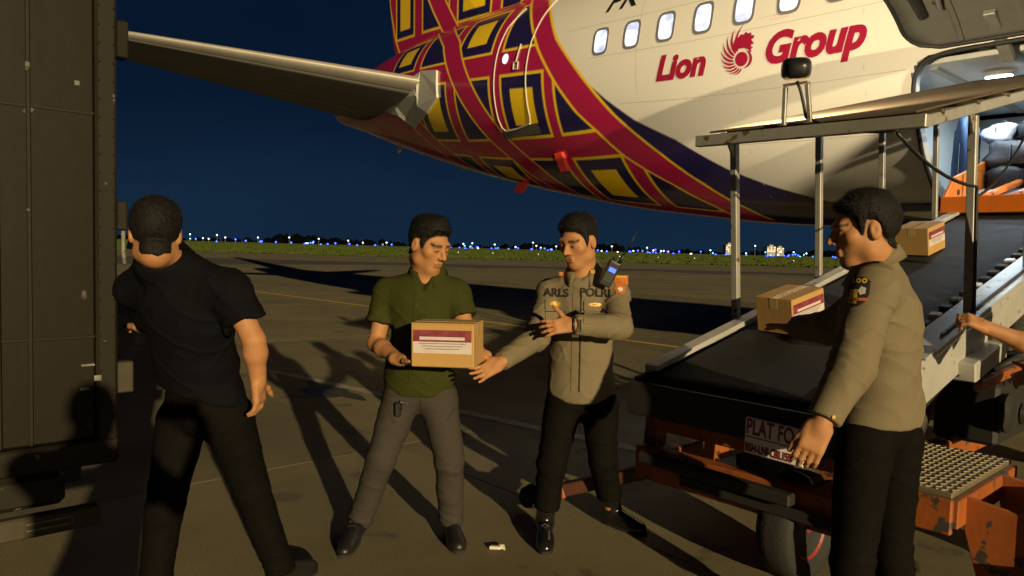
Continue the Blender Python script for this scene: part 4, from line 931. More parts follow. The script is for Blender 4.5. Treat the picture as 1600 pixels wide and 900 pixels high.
def frame_of(f, u=(0, 0, 1)):
    f = nv(f); u = np.asarray(u, float); u = nv(u - f * (u @ f)); r = np.cross(f, u); return r, f, u      # person's right, front, up
def add_head(B_, H, fr, k=1.0, nb=None):
    r, f, u = fr; R = np.array([r, f, u]); L = lambda x, y, z: H + (r * x + f * y + u * z) * k
    B_.ball(L(0, -.014, .034), R, np.array([.077, .096, .088]) * k, .02); B_.ball(L(0, .020, -.030), R, np.array([.064, .072, .086]) * k, .035)
    B_.ball(L(0, .056, -.100), R, np.array([.032, .028, .024]) * k, .035)
    for s in (-1, 1):
        B_.ball(L(.050 * s, .004, -.068), R, .020 * k, .035); B_.ball(L(.047 * s, .054, -.014), R, .024 * k, .022)
    B_.cone(L(-.042, .080, .024), L(.042, .080, .024), .012 * k, .012 * k, .022)
    for s in (-1, 1):
        B_.ball(L(.032 * s, .103, .002), R, np.array([.019, .017, .012]) * k, .014, True); B_.ball(L(.032 * s, .0805, .001), R, np.array([.015, .0125, .011]) * k, .004)
    B_.cone(L(0, .088, .014), L(0, .112, -.026), .0075 * k, .0115 * k, .012)
    for s in (-1, 1): B_.ball(L(.0125 * s, .099, -.031), R, np.array([.0085, .010, .008]) * k, .007)
    B_.cone(L(-.018, .089, -.0575), L(.018, .089, -.0575), .0065 * k, .0065 * k, .008); B_.cone(L(-.015, .088, -.0695), L(.015, .088, -.0695), .0075 * k, .0075 * k, .008)
    B_.cone(L(-.020, .0985, -.0632), L(.020, .0985, -.0632), .003 * k, .003 * k, .004, True)
    for s in (-1, 1):
        e_ = [nv(r * .35 * s - f * .5), nv(f * .93 + r * s * .35), u]
        B_.ball(L(.079 * s, -.012, -.004), R, np.array([.010, .019, .033]) * k, .006); B_.ball(L(.092 * s, -.008, .002), R, np.array([.008, .010, .018]) * k, .005, True)
    if nb is not None: B_.cone(L(0, -.028, -.075), nb, .054 * k, .062 * k, .035)
def face_tint(P_, H, fr, k=1.0, fade=True):
    r, f, u = fr; q = (P_ - H) / k; x, y, z = q @ r, q @ f, q @ u; C = np.tile(SKIN_C, (len(P_), 1)); ax_ = np.abs(x)
    near = (np.abs(z) < .2) & (np.linalg.norm(q, axis=1) < .2)
    def mixc(w_, c): C[:] = C * (1 - w_[:, None]) + np.asarray(c) * w_[:, None]
    g = lambda a, s: np.exp(-(a / s) ** 2)
    bw = near * (y > .04) * g(z - .026 + .10 * (ax_ - .03) ** 2 * 10, .0058) * ((ax_ > .012) & (ax_ < .056)); mixc(np.clip(bw * 1.1, 0, .92), HAIR_C)
    ey = near * (y > .05) * g(z - .001, .0042) * g(ax_ - .032, .013); mixc(np.clip(ey * 1.1, 0, .9), (.02, .013, .01))
    lp = near * (y > .06) * g(z + .0632, .009) * g(x, .019); mixc(.55 * lp, (.26, .085, .06))
    mo = near * (y > .07) * g(z + .0632, .0022) * (ax_ < .022); mixc(.7 * mo, (.06, .025, .02))
    st = near * (y > .04) * (g(z + .049, .007) * g(x, .022) * .35 + g(z + .1, .018) * g(x, .03) * .22); mixc(np.clip(st, 0, 1), (.12, .075, .05))
    if fade:      # cropped sides
        hl = z - hairline(x, y) + .004 * smooth_noise(q * 120, 5, 5); w_ = near * np.clip((hl + .007) / .010, 0, 1) * (~((np.abs(z) < .036) & (ax_ > .075))); mixc(.85 * w_, HAIR_C * 1.5)
    return C
def hairline(x, y):
    return np.interp(y, [-.12, -.085, -.06, -.04, -.026, -.014, .010, .016, .022, .034, .040, .052, .070, .10], [-.078, -.074, -.060, -.030, .004, .028, .030, .012, -.012, -.012, .030, .052, .066, .078])
def add_hair(name, H, fr, m, parent, k=1.0, top=.018, quiff=0.0, part=0.0, seed=1, side=.006, h=.0036, nape=0.0):
    """close-cropped hair: the skull swelled by a thickness that runs out to nothing at the hairline"""
    r, f, u = fr; B_ = Blend(H - .15 * k, H + .17 * k, h); X, Y, Zz = np.meshgrid(*B_.ax, indexing='ij'); q = np.stack([X, Y, Zz], -1).reshape(-1, 3) - H; q = q / k
    x, y, z = q @ r, q @ f, q @ u
    def ell(c, rd): p = np.stack([x - c[0], y - c[1], z - c[2]], -1); k0 = np.linalg.norm(p / rd, axis=1); return k0 * (k0 - 1) / np.maximum(np.linalg.norm(p / np.square(rd), axis=1), 1e-6)
    d1 = ell((0, -.014, .034), np.array([.077, .096, .088])); d2 = ell((0, .020, -.030), np.array([.064, .072, .086])); hh = np.clip(.5 + .5 * (d1 - d2) / .035, 0, 1); d = d1 * (1 - hh) + d2 * hh - .035 * hh * (1 - hh)
    nk = ell((0, -.035, -.075), np.array([.056, .056, .06])); d = np.minimum(d, nk)
    g = z - hairline(x, y) + nape * np.clip((-y - .02) / .03, 0, 1) + .006 * smooth_noise(q * 130, seed, 5)
    s = np.clip(g / .030, 0, 1); s = s * s * (3 - 2 * s); up = np.clip((z - .045) / .05, 0, 1)
    T = side + (top - side) * up + quiff * 1.6 * np.exp(-((y - .055) / .035) ** 2 - ((x - part) / .05) ** 2) * up
    T = np.where(z < -.02, .0025 + (T - .0025) * np.clip((z + .06) / .04, 0, 1), T)
    t = np.where(g > 0, .0012 + T * s, -.02)
    t = t * (1 + .22 * smooth_noise(q * 55, seed + 1)) + np.where(g > .004, .0014 * smooth_noise(q * 210 * np.array([1, 1, .6]), seed + 2, 6), 0)
    B_.D = ((d - t) * k).reshape(B_.D.shape).astype(np.float32)
    P_, F_ = B_.skin(); P_ = relax(P_, F_, 1); N_ = vnorm(P_, F_); q = (P_ - H) / k; thick = q @ u - hairline(q @ r, q @ f) + nape * np.clip((-(q @ f) - .02) / .03, 0, 1)
    ok = np.argwhere((thick > .004) & (np.abs(q @ r) < .2))[:, 0]; rg = np.random.RandomState(seed); ok = rg.choice(ok, 3600)      # loose strands over the cropped mass
    cmb = np.where((q[ok] @ u > .05)[:, None], f * .55 + r * .25, -u * .7 - f * .2); dv = N_[ok] * .45 + cmb + rg.normal(size=(len(ok), 3)) * .28; dv /= np.linalg.norm(dv, axis=1)[:, None]
    ln = rg.uniform(.005, .012, len(ok)) * (.6 + np.clip(q[ok] @ u / .1, 0, 1)); sd_ = np.cross(dv, N_[ok] + .01); sd_ = sd_ / np.maximum(np.linalg.norm(sd_, axis=1), 1e-6)[:, None] * .0007; a0 = P_[ok] - N_[ok] * .001; b0 = a0 + dv * ln[:, None]
    S_ = np.stack([a0 - sd_, a0 + sd_, b0 + sd_ * .2, b0 - sd_ * .2], 1).reshape(-1, 3); n0 = len(P_)
    return raw_mesh(name, np.concatenate([P_, S_]), np.concatenate([F_, n0 + np.arange(len(S_)).reshape(-1, 4)]), m, parent, True)
def add_hand(B_, wr, d, n, side, curl=(20, 25, 20), spread=6.0, thumb=(.55, .8, -.15), sc_=.94, tcurl=18, curls=None):
    """wr wrist, d fingers' way, n palm's facing, side +1/-1 picks which edge carries the thumb"""
    wr = A3(wr); d = nv(d); n = np.asarray(n, float); n = nv(n - d * (n @ d)); s = np.cross(d, n) * side; R = np.array([d, s, n])
    B_.block(wr + d * .050 * sc_, R, np.array([.047, .040, .0145]) * sc_, .013 * sc_, .012); B_.cone(wr - d * .03, wr + d * .02, .026 * sc_, .026 * sc_, .02)
    B_.ball(wr + (d * .032 + s * .026 + n * .007) * sc_, R, np.array([.03, .018, .016]) * sc_, .012)
    def rot(v, a, b, ang): c_, s_ = math.cos(ang), math.sin(ang); return v
    for i, (o, ln) in enumerate(((.0295, .072), (.0100, .081), (-.0100, .075), (-.0290, .060))):
        p = wr + (d * .090 + s * o) * sc_; a = 0; sp = math.radians(spread * (1.5 - i)); dd = d * math.cos(sp) + s * math.sin(sp); cu = curls[i] if curls else curl
        pts = [p - dd * .02]; rr_ = [.0098 * sc_]
        for j, fr_ in enumerate((.46, .30, .24)):
            a += math.radians(cu[j]); v = dd * math.cos(a) + n * math.sin(a); pts.append(p + v * ln * fr_ * sc_); p = pts[-1]; rr_.append((.0090, .0080, .0068)[j] * sc_)
        B_.chain([pts[0], wr + (d * .090 + s * o) * sc_] + pts[1:], [rr_[0], .0096 * sc_] + rr_[1:], .0035)
    tv = nv(d * thumb[0] + s * thumb[1] + n * thumb[2]); p = wr + (d * .028 + s * .030) * sc_; p1 = p + tv * .042 * sc_; t2 = nv(tv + (d * .6 - s * .1 + n * .2) * math.sin(math.radians(tcurl)) * 2); p2 = p1 + t2 * .030 * sc_; p3 = p2 + t2 * .022 * sc_
    B_.chain([p, p1, p2, p3], [.014 * sc_, .0115 * sc_, .0100 * sc_, .0078 * sc_], .008)
def add_shoe(name, ank, toe, m, parent, boot=None, h=.006):
    """shoe (or boot with a shaft up to boot) standing on the ground from the ankle's heel to the toe"""
    ank, toe = A3(ank), A3(toe); toe[2] = 0; g = ank.copy(); g[2] = 0; d = nv(toe - g); hl = g - d * .055; L_ = np.linalg.norm(toe - hl); up = np.array([0, 0, 1.]); s = np.cross(d, up)
    lo = np.minimum(np.minimum(hl, toe), ank) - .09; hi = np.maximum(np.maximum(hl, toe), ank) + .09; lo[2] = -.01
    if boot is not None: hi = np.maximum(hi, A3(boot) + .09); lo = np.minimum(lo, np.array([boot[0] - .09, boot[1] - .09, 0]))
    B_ = Blend(lo, hi, h); R = np.array([d, s, up]); ball_ = hl + d * L_ * .68
    B_.ball(hl + d * .045 + up * .045, R, [.050, .036, .050], .02); B_.cone(hl + d * .05 + up * .04, ball_ + up * .034, .036, .038, .02); B_.ball(ball_ + up * .030, R, [.085, .047, .042], .02); B_.ball(hl + d * (L_ - .055) + up * .026, R, [.055, .040, .032], .02)
    B_.cone(ank + up * .01, ball_ - d * .03 + up * .05, .042, .030, .03); B_.cone(hl + d * .05 + up * .05, ank + up * .035, .038, .044, .02)
    if boot is not None: B_.cone(ank + up * .03, boot, .045, .058, .02)
    B_.cut((0, 0, .006), (0, 0, -1), .004)
    o, P_, F_ = surf_obj(name, B_, m, parent, 1)
    v = []
    for t in np.linspace(0, 2 * math.pi, 30, endpoint=False):
        c_, s_ = math.cos(t), math.sin(t); w_ = .046 if c_ > -.2 else .040; v.append(Vector(hl + d * (L_ / 2) + d * (L_ / 2 + .004) * math.copysign(abs(c_) ** .75, c_) + s * (w_ if c_ > .1 else w_ - .006) * math.copysign(abs(s_) ** .7, s_)) + Z * .001)
    MB().prism(v, (0, 0, .017)).build('sole', M_sole, o, bevel=.003)
    for k_ in range(4 if boot is None else 7):                        # laces
        if boot is None or k_ < 3: c_ = ball_ - d * (.018 + .022 * k_) + up * (.074 + .011 * k_)
        else: c_ = A3(ank) + d * .046 + up * (.05 + .032 * (k_ - 3)) 
        MB().tube([Vector(c_ + s * x + up * (-.010 * abs(x) / .02)) for x in (-.02, 0, .02)], .003, 5).build('lace', M_sole if boot is None else M_hublace, o)
    return o
def collar(name, nb, fr, m, parent, r0=.066, ht=.042, open_=26, flap=.05):
    r, f, u = fr; v = []; fs = []; n = 30
    for i in range(n + 1):
        t = math.radians(open_ + (360 - 2 * open_) * i / n); c_, s_ = math.cos(t), math.sin(t); dr_ = f * c_ + r * s_; e_ = 1 - abs(i / n - .5) * 2; tip = max(0, 1 - min(i, n - i) / 5.0)
        base = nb + dr_ * (r0 + .004) - u * .012 + f * .004 - u * .018 * c_; top = nb + dr_ * (r0 - .004) + u * (ht * (.55 + .45 * min(1, e_ * 3))) - u * .030 * c_; fold_ = top + dr_ * .010; low = nb + dr_ * (r0 + .030 + .012 * tip) - u * (.012 + flap * .5 * tip) - u * .036 * c_ + f * .01 * tip
        in_low = low - dr_ * .005
        v += [Vector(base), Vector(top), Vector(fold_), Vector(low), Vector(in_low)]
    for i in range(n):
        for j in range(4): a = i * 5 + j; fs.append((a, a + 1, a + 6, a + 5))
        fs.append((i * 5 + 4, i * 5, i * 5 + 5, i * 5 + 9))
    fs += [(0, 1, 2, 3, 4), tuple(n * 5 + j for j in (4, 3, 2, 1, 0))]
    return MB().add(v, fs).build(name, m, parent, smooth=True)

def person(base, label, J, face, front, skin_h=.005, cloth_h=.0065, shirt=None, sleeve='long', trousers=None, hem_z=None, hair={}, foot=None, boots=False, hands=None, fit=1.0, k_head=1.0, group=None, seed=0, hem_dir=None, up_t=None, low=False, vee=0.0):
    """J: joints in metres (pelvis, belly, chest, neck, head, sho_r/l, elb_r/l, wri_r/l, hip_r/l, kne_r/l, ank_r/l, toe_r/l)"""
    root = empty('person', (base[0], base[1], 0), label, 'person', group); J = {a: A3(b) for a, b in J.items()}
    tu = nv(J['neck'] - J['pelvis']); r = nv(J['sho_r'] - J['sho_l']); r = nv(r - tu * (r @ tu)); f = np.cross(tu, r); fr_t = (r, f, tu); R = np.array([r, f, tu])
    pr_ = nv(J['hip_r'] - J['hip_l']); pf = nv(np.cross(np.array([0, 0, 1.]), pr_)); RP = np.array([pr_, pf, [0, 0, 1.]])
    fr_h = frame_of(*face) if isinstance(face, tuple) and len(face) == 2 and not np.isscalar(face[0]) else frame_of(face)
    allp = np.array(list(J.values())); lo, hi = allp.min(0) - .20, allp.max(0) + .20; lo[2] = -.02; hi[2] = J['head'][2] + .17
    ch, be, pe, ne = J['chest'], J['belly'], J['pelvis'], J['neck']
    # body
    B_ = Blend(lo, hi, skin_h)
    B_.ball(ch, R, [.150, .100, .165], .03); B_.ball(be, R, [.130, .092, .15], .05); B_.ball(pe, RP, [.150, .10, .11], .05)
    for s in 'rl':
        sh, el, wr = J['sho_' + s], J['elb_' + s], J['wri_' + s]
        B_.cone(ne - tu * .01, sh, .048, .050, .04); B_.cone(ch + tu * .06, sh, .08, .05, .05); B_.cone(sh, el, .049, .039, .02); B_.ball(sh * .62 + el * .38 , np.eye(3), .045, .03)
        mid = el * .68 + wr * .32; B_.cone(el, mid, .038, .041, .02); B_.cone(mid, wr, .041, .0265, .02)
        if hands and s in hands: add_hand(B_, wr, *hands[s][0], **hands[s][1])
        hp_, kn, an = J['hip_' + s], J['kne_' + s], J['ank_' + s]
        B_.cone(hp_, kn, .080, .055, .04); B_.cone(kn, kn * .6 + an * .4, .052, .054, .02); B_.cone(kn * .6 + an * .4, an, .054, .036, .02); B_.cone(an, an * .4 + J['toe_' + s] * .6, .036, .022, .02)
    add_head(B_, J['head'], fr_h, k_head, ne + tu * .0)
    surf_obj('body', B_, M_skinp, root, 1, lambda P_: face_tint(P_, J['head'], fr_h, k_head))
    if not low: add_hair('hair', J['head'], fr_h, M_hair, root, k_head, seed=seed, **hair)
    info = {}
    # shirt
    if shirt:
        B_ = Blend(lo, hi, cloth_h); g = .020 * fit
        B_.ball(ch, R, [.160 + g, .108 + g, .170 + g], .03); B_.ball(be, R, [.148 + g, .106 + g, .16], .06); B_.ball(pe + tu * .02, RP, [.158 + g, .110 + g, .17], .06)
        for s in 'rl':
            sh, el, wr = J['sho_' + s], J['elb_' + s], J['wri_' + s]
            B_.cone(ne - tu * .022, sh, .050 + g * .5, .050 + g * .6, .04); B_.cone(ch + tu * .05, sh, .085, .052 + g * .6, .05)
            if sleeve == 'long':
                B_.cone(sh, el, .051 + g * .6, .045 + g * .8, .025); dr_ = nv(wr - el); cf = wr - dr_ * .005; B_.cone(el, cf, .044 + g * .8, .030 + g * .75, .02)
            else:
                en = sh * .34 + el * .66; B_.cone(sh, en, .050 + g * .6, .054 + g * 1.0, .025)
        B_.cone(ne - tu * .04, ne + tu * .008, .10, .070, .03)
        # hems and neck
        if vee: B_.cone(ne + tu * .03 + f * .06, ne - tu * vee + f * .135, .040, .010, .008, True)
        hd = np.array([0, 0, -1.]) if hem_dir is None else nv(hem_dir); B_.cut(np.array([pe[0], pe[1], hem_z]), hd, .006)
        for s in 'rl':
            sh, el, wr = J['sho_' + s], J['elb_' + s], J['wri_' + s]
            if sleeve == 'long': dr_ = nv(wr - el); p = wr - dr_ * .012
            else: dr_ = nv(el - sh); p = sh * .40 + el * .60
            c_ = p + dr_ * .075; q = .082; B_.cut(p, dr_, .004, c_ - q, c_ + q)
        st = np.array([0, 0, 1.])
        def fold(P_):
            a = .0045 * creases(P_, tu + r * .5, 24, seed) * np.clip(smooth_noise(P_ * 6, seed, 4) + .4, 0, 1.2) + .0035 * creases(P_, tu - r * .6, 34, seed + 1) + .0015 * smooth_noise(P_ * 45, seed + 2)
            for s in 'rl':
                el = J['elb_' + s]; dd = np.linalg.norm(P_ - el, axis=1); ad = nv(J['wri_' + s] - J['sho_' + s]); a = a + .006 * np.exp(-(dd / .10) ** 2) * creases(P_, ad + .35 * tu, 62, seed + 4, 2)
                sh = J['sho_' + s]; dd = np.linalg.norm(P_ - (sh - tu * .10), axis=1); a = a + .006 * np.exp(-(dd / .12) ** 2) * creases(P_, tu + .6 * r, 46, seed + 5, 2)
            return a
        so_, P_, F_ = surf_obj('shirt', B_, shirt, root, 2, None, fold); info['shirt'] = so_; info['bvh'] = bvh_of(P_, F_)
        collar('collar', ne + tu * .018, fr_t, shirt, so_, r0=.072) if not low else None
    if trousers:
        B_ = Blend(lo, np.array([hi[0], hi[1], pe[2] + .2]), cloth_h); B_.ball(pe, RP, [.160, .112, .14], .04)
        for s in 'rl':
            hp_, kn, an = J['hip_' + s], J['kne_' + s], J['ank_' + s]
            B_.cone(hp_, kn, .098, .072, .04); B_.cone(kn, an + (kn - an) * .06, .072, .061 if not boots else .066, .02)
        zt_ = max(J['hip_r'][2], J['hip_l'][2]) + .10; B_.cut((0, 0, zt_), (0, 0, 1), .006)
        for s in 'rl':
            kn, an = J['kne_' + s], J['ank_' + s]; dr_ = nv(an - kn); p = an + (kn - an) * (.02 if not boots else .30) ; c_ = p + dr_ * .11; q = np.array([.12, .12, .115]); B_.cut(p, dr_ * np.array([.3, .3, 1]), .004, c_ - q, c_ + q)
        def fold2(P_):
            a = .004 * creases(P_, (.4, .2, .8), 20, seed + 20) * np.clip(smooth_noise(P_ * 5, seed, 4) + .5, 0, 1.2) + .0028 * creases(P_, (-.5, .1, .7), 30, seed + 21) + .0015 * smooth_noise(P_ * 45, seed + 2)
            for s in 'rl':
                kn, an = J['kne_' + s], J['ank_' + s]
                for c_, am, wd, fq in ((kn, .006, .10, 90), (an + (kn - an) * .14, .009, .10, 80), (J['hip_' + s], .005, .12, 60)):
                    dd = np.linalg.norm(P_ - c_, axis=1); a = a + .8 * am * np.exp(-(dd / wd) ** 2) * creases(P_, (.25, .15, 1), fq * .55, seed + int(fq), 2)
            return a
        to_, P_, F_ = surf_obj('trousers', B_, trousers, root, 2, None, fold2); info['trousers'] = to_; info['tbvh'] = bvh_of(P_, F_)
    if foot:
        for s in 'rl': add_shoe('shoe' if not boots else 'boot', J['ank_' + s], J['toe_' + s], foot, root, None if not boots else J['ank_' + s] + (J['kne_' + s] - J['ank_' + s]) * .42)
    info.update(root=root, r=r, f=f, u=tu, J=J, fr=fr_h); return info
# ---------------------------------------------------------------- the men passing cartons
def on_ground(px, py): return ground_at(px, py)
M_gold = mat('gold_badge', (.46, .28, .05), .5, metal=.3, var=.4, scale=60)
M_thread = mat('black_thread', (.010, .009, .008), .8)
M_pred = mat('patch_orange_red', (.36, .08, .015), .85, var=.5, scale=40, col2=(.42, .2, .02))
M_pwht = mat('patch_white', (.55, .5, .45), .8)
M_pyel = mat('patch_yellow', (.65, .42, .03), .8)
M_pnav = mat('patch_black', (.012, .011, .014), .8)
def ellipse(cx, cy, a, b, n=18): return [(cx + a * math.cos(2 * math.pi * i / n), cy + b * math.sin(2 * math.pi * i / n)) for i in range(n)], [tuple(range(n))]

# man in the olive shirt with the carton
Y_ = 3.66
J = dict(pelvis=at(655, 600, 3.70), belly=at(656, 545, 3.68), chest=at(658, 487, 3.66), neck=at(668, 430, 3.67), head=at(670, 383, 3.62),
    sho_r=at(606, 458, 3.68), elb_r=at(587, 537, 3.62), wri_r=at(624, 562, 3.40), sho_l=at(712, 459, 3.66), elb_l=at(730, 520, 3.58), wri_l=at(752, 556, 3.44),
    hip_r=at(628, 622, 3.70), kne_r=at(596, 716, 3.66), ank_r=at(560, 820, 3.76), toe_r=on_ground(535, 873), hip_l=at(684, 622, 3.69), kne_l=at(702, 716, 3.62), ank_l=at(705, 818, 3.74), toe_l=on_ground(718, 866))
G_ = person(at(640, 850, 3.7), 'person in short-sleeved olive shirt and taupe trousers holding out a carton', J, (.76, -.58, -.32), (0, -1, 0), vee=.07, shirt=M_green, sleeve='short', trousers=M_gtr, hem_z=at(655, 612, 3.7).z - .005,
    hair=dict(top=.020, quiff=.010, part=.01), foot=M_shoe, seed=3, k_head=1.06, fit=1.05,
    hands={'r': (((.93, -.25, -.06), (.05, .25, 1), 1), dict(curl=(10, 12, 12), spread=4)), 'l': (((-.75, -.45, .0), (-.1, .2, 1), -1), dict(curl=(12, 14, 14), spread=4))})
sh = G_['shirt']; bv = G_['bvh']; c = Vector(G_['J']['chest']); rt, up, dr = Vector(-G_['r']), Vector(G_['u']), Vector(-G_['f'])
decal('button_placket', bv, c, rt, up, dr, *gridrect(-.016, -.33, .016, .10, 2, 14), M_green, sh, .004, 0)
for k in range(5): decal('button', bv, c + up * (.05 - .085 * k), rt, up, dr, *ellipse(0, 0, .006, .006, 10), mat('olive_button', (.02, .022, .008), .4), sh, .0065, 0)
decal('chest_pocket', bv, c, rt, up, dr, *gridrect(.045, -.06, .135, .045, 6, 6), M_green, sh, .004, 0)
# vee of skin at the open neck is the body itself; a dark shadow line of the undershirt is left out
def tseam(px, py, poly, m=M_thread): return decal('pocket_seam', G_['tbvh'], at(px, py, 3.5), V(1, 0, 0), Z, ray(px, py), [(x, y) for x, y in poly], [(0, 1, 2, 3)], m, G_['trousers'], .002, .02)
tseam(612, 650, [(-.02, .035), (-.016, .036), (.018, -.04), (.013, -.042)]); tseam(704, 648, [(.02, .035), (.016, .036), (-.018, -.03), (-.013, -.032)]); tseam(657, 640, [(-.002, .05), (.002, .05), (.003, -.05), (-.001, -.05)])
kc = empty('key_holder', at(628, 628, 3.57), 'black key pouch with a bright metal clip at the belt of taupe trousers', 'key holder')
tp = Vector(G_['tbvh'].ray_cast(at(624, 634, 3.3), ray(624, 634))[0] or at(624, 634, 3.58))
MB().box(tp + V(-.005, -.012, -.015), ((1, 0, 0), (0, 1, 0), Z), (.016, .012, .036)).build('pouch', M_shoe, kc, bevel=.006)
MB().bar(tp + V(.005, -.022, .026), tp + V(.045, -.020, .016), .006, .012, Z).tube([tp + V(.012, -.024, .02), tp + V(.02, -.03, .008), tp + V(.014, -.028, -.008), tp + V(.006, -.024, .006)], .0028, 6).build('clip', M_hyd, kc, bevel=.001)
for p in range(2): MB().bar(tp + V(.018 + .008 * p, -.026, .01), tp + V(.024 + .01 * p, -.024, -.014), .006, .002, V(0, 1, 0)).build('key', M_hyd, kc)

# officer in front view with the radio
J = dict(pelvis=at(908, 612, 3.82), belly=at(908, 555, 3.81), chest=at(911, 492, 3.80), neck=at(912, 430, 3.80), head=at(904, 378, 3.75),
    sho_r=at(860, 458, 3.84), elb_r=at(838, 528, 3.66), wri_r=at(781, 567, 3.42), sho_l=at(961, 459, 3.76), elb_l=at(968, 511, 3.56), wri_l=at(894, 507, 3.45),
    hip_r=at(880, 634, 3.82), kne_r=at(862, 725, 3.76), ank_r=at(851, 822, 3.80), toe_r=on_ground(852, 868), hip_l=at(937, 634, 3.80), kne_l=at(942, 718, 3.84), ank_l=at(956, 800, 3.97), toe_l=on_ground(1008, 837))
P2 = person(at(905, 850, 3.8), 'person in khaki police shirt and black trousers reaching an open hand to the carton', J, (-.64, -.70, -.28), (0, -1, 0), vee=.03, shirt=M_khaki, trousers=M_btr, hem_z=at(908, 622, 3.8).z - .012,
    hair=dict(top=.018, quiff=.005), foot=M_boot, boots=True, seed=8, k_head=1.05, fit=1.0,
    hands={'r': (((-.78, -.25, -.42), (.05, -.85, .45), 1), dict(curl=(16, 14, 12), spread=9, thumb=(.5, .8, .1))), 'l': (((-.95, -.20, -.12), (-.05, .9, -.35), -1), dict(curl=(14, 20, 16), spread=8, thumb=(.45, .85, .1), tcurl=4))})
sh = P2['shirt']; bv = P2['bvh']; c = Vector(P2['J']['chest']); rt, up, dr = Vector(-P2['r']), Vector(P2['u']), Vector(-P2['f'])
def spot(px, py): return at(px, py, 3.6)
vd = V(0, 1, 0)
def stick(name, px, py, v2f, m, par=sh, off=.004, cut=0.0, rt_=None): return decal(name, bv, spot(px, py), rt_ or rt, up, ray(px, py), *v2f, m, par, off, cut)
stick('button_placket', 899, 520, gridrect(-.017, -.30, .017, .20, 2, 18), M_khaki, off=.004)
stick('placket_edge', 907, 520, gridrect(-.003, -.30, .003, .20, 1, 18), M_thread, off=.0045)
for (px, py) in ((869, 478), (930, 481)):
    pk = stick('chest_pocket', px, py, gridrect(-.052, -.075, .052, .03, 6, 6), M_khaki, off=.005); stick('pocket_flap', px, py + 1, gridrect(-.055, -.012, .055, .036, 6, 4), M_khaki, pk, .010); stick('flap_edge', px, py + 7, gridrect(-.055, -.008, .055, -.004, 6, 1), M_thread, pk, .0105)
v2, f = text_mesh('ARI.S', .058, .0018, 0, 'CENTER'); stick('name_tape', 869, 463, (v2, f), M_thread, off=.006, cut=.02)
v2, f = text_mesh('POLRI', .058, .0018, 0, 'CENTER'); stick('name_tape', 930, 463, (v2, f), M_thread, off=.006, cut=.02)
def badge(n, w, h_): return [(w * math.cos(t) * (1 + .25 * (i % 2)), h_ * math.sin(t) * (1 + .3 * (i % 2))) for i, t in enumerate(np.linspace(0, 2 * math.pi, n, endpoint=False))], [tuple(range(n))]
stick('pin_badge', 868, 475, badge(16, .026, .012), M_gold, off=.013); stick('pin_badge', 868, 473, badge(10, .010, .009), M_gold, off=.016); stick('pin_badge', 930, 476, badge(20, .030, .008), M_gold, off=.013)
stick('pin_badge', 929, 476, ellipse(0, 0, .010, .003), M_pred, off=.016)
stick('collar_insignia', 877, 428, gridrect(-.012, -.010, .012, .010, 2, 2), M_pred, off=.012); stick('collar_insignia', 926, 425, gridrect(-.012, -.008, .012, .010, 2, 2), M_gold, off=.014)
pt = stick('shoulder_patch', 971, 438, gridrect(-.034, -.022, .034, .026, 5, 4), M_pred, off=.004); stick('patch_shield', 969, 451, badge(14, .026, .024), M_pred, pt, .005); stick('patch_emblem', 969, 452, badge(10, .013, .010), M_pwht, pt, .007); stick('patch_band', 972, 437, gridrect(-.028, -.002, .026, .004, 4, 1), M_pnav, pt, .006); stick('patch_band', 972, 433, gridrect(-.024, -.001, .022, .004, 4, 1), M_pyel, pt, .006)
w_ = P2['J']['wri_r']; hd = nv(np.array((-.78, -.25, -.42))); MB().tube([Vector(w_ + hd * .105 + np.array((-.012 + .0 * t, 0, -.012)) + np.array((math.cos(t) * .010 * .5, math.cos(t) * -.009, math.sin(t) * .010))) for t in np.linspace(0, 6.283, 14)], .0022, 6, False).build('ring', M_gold, P2['root'], smooth=True)
bk = MB(); cw = P2['J']['wri_l'] + nv(np.array((.9, .1, 0))) * .012
MB().tube([Vector(P2['J']['wri_l'] + np.array((.004, .034 * math.cos(t), .030 * math.sin(t)))) for t in np.linspace(0, 6.283, 20)], .007, 6, False).build('watch_strap', M_shoe, P2['root'], smooth=True)
# radio clipped to his shoulder
rd = empty('handheld_radio', at(946, 428, 3.60), 'black two-way radio with blue screen clipped to the khaki officer shoulder', 'radio')
h = bv.ray_cast(at(951, 427, 3.2), ray(951, 427)); rc = (h[0] if h[0] else at(951, 427, 3.68)) + V(0, -.034, 0)
ru = V(.42, -.1, .90).normalized(); rr_ = V(.9, .12, -.40); rr_ = (rr_ - ru * rr_.dot(ru)).normalized(); rn = rr_.cross(ru)
if rn.y > 0: rn = -rn
M_rad = mat('radio_black', (.010, .010, .010), .4)
bd = MB().box(rc, (rr_, ru, rn), (.031, .066, .018)).build('housing', M_rad, rd, bevel=.006, seg=2)
MB().box(rc + ru * .022 + rn * .0185, (rr_, ru, rn), (.018, .011, .001)).build('screen', mat('radio_screen', (.05, .1, .5), .3, emit=(.06, .16, 1), estr=1.6), bd)
for i in range(3):
    for j in range(3): MB().box(rc + ru * (-.005 - .014 * i) + rr_ * (-.014 + .014 * j) + rn * .0188, (rr_, ru, rn), (.0045, .004, .0012)).build('key', mat('radio_key', (.05, .05, .05), .5), bd)
MB().lathe(rc + ru * .062 - rr_ * .014, ru, [(0, .009), (.02, .009), (.022, .006)], 14).build('knob', M_rad, bd); MB().bar(rc + ru * .058 + rn * .019 - rr_ * .012, rc + ru * .058 + rn * .019 + rr_ * .02, .004, .002, rn).build('bright_edge', M_hyd, bd)
au = (ru + rr_ * .05).normalized(); MB().tube([rc + ru * .06 + rr_ * .018, rc + ru * .06 + rr_ * .018 + au * .06], [.0085, .007], 10).tube([rc + ru * .06 + rr_ * .018 + au * .06, rc + ru * .06 + rr_ * .018 + au * .19], [.0035, .0018], 8).build('antenna', M_rad, rd, smooth=True)
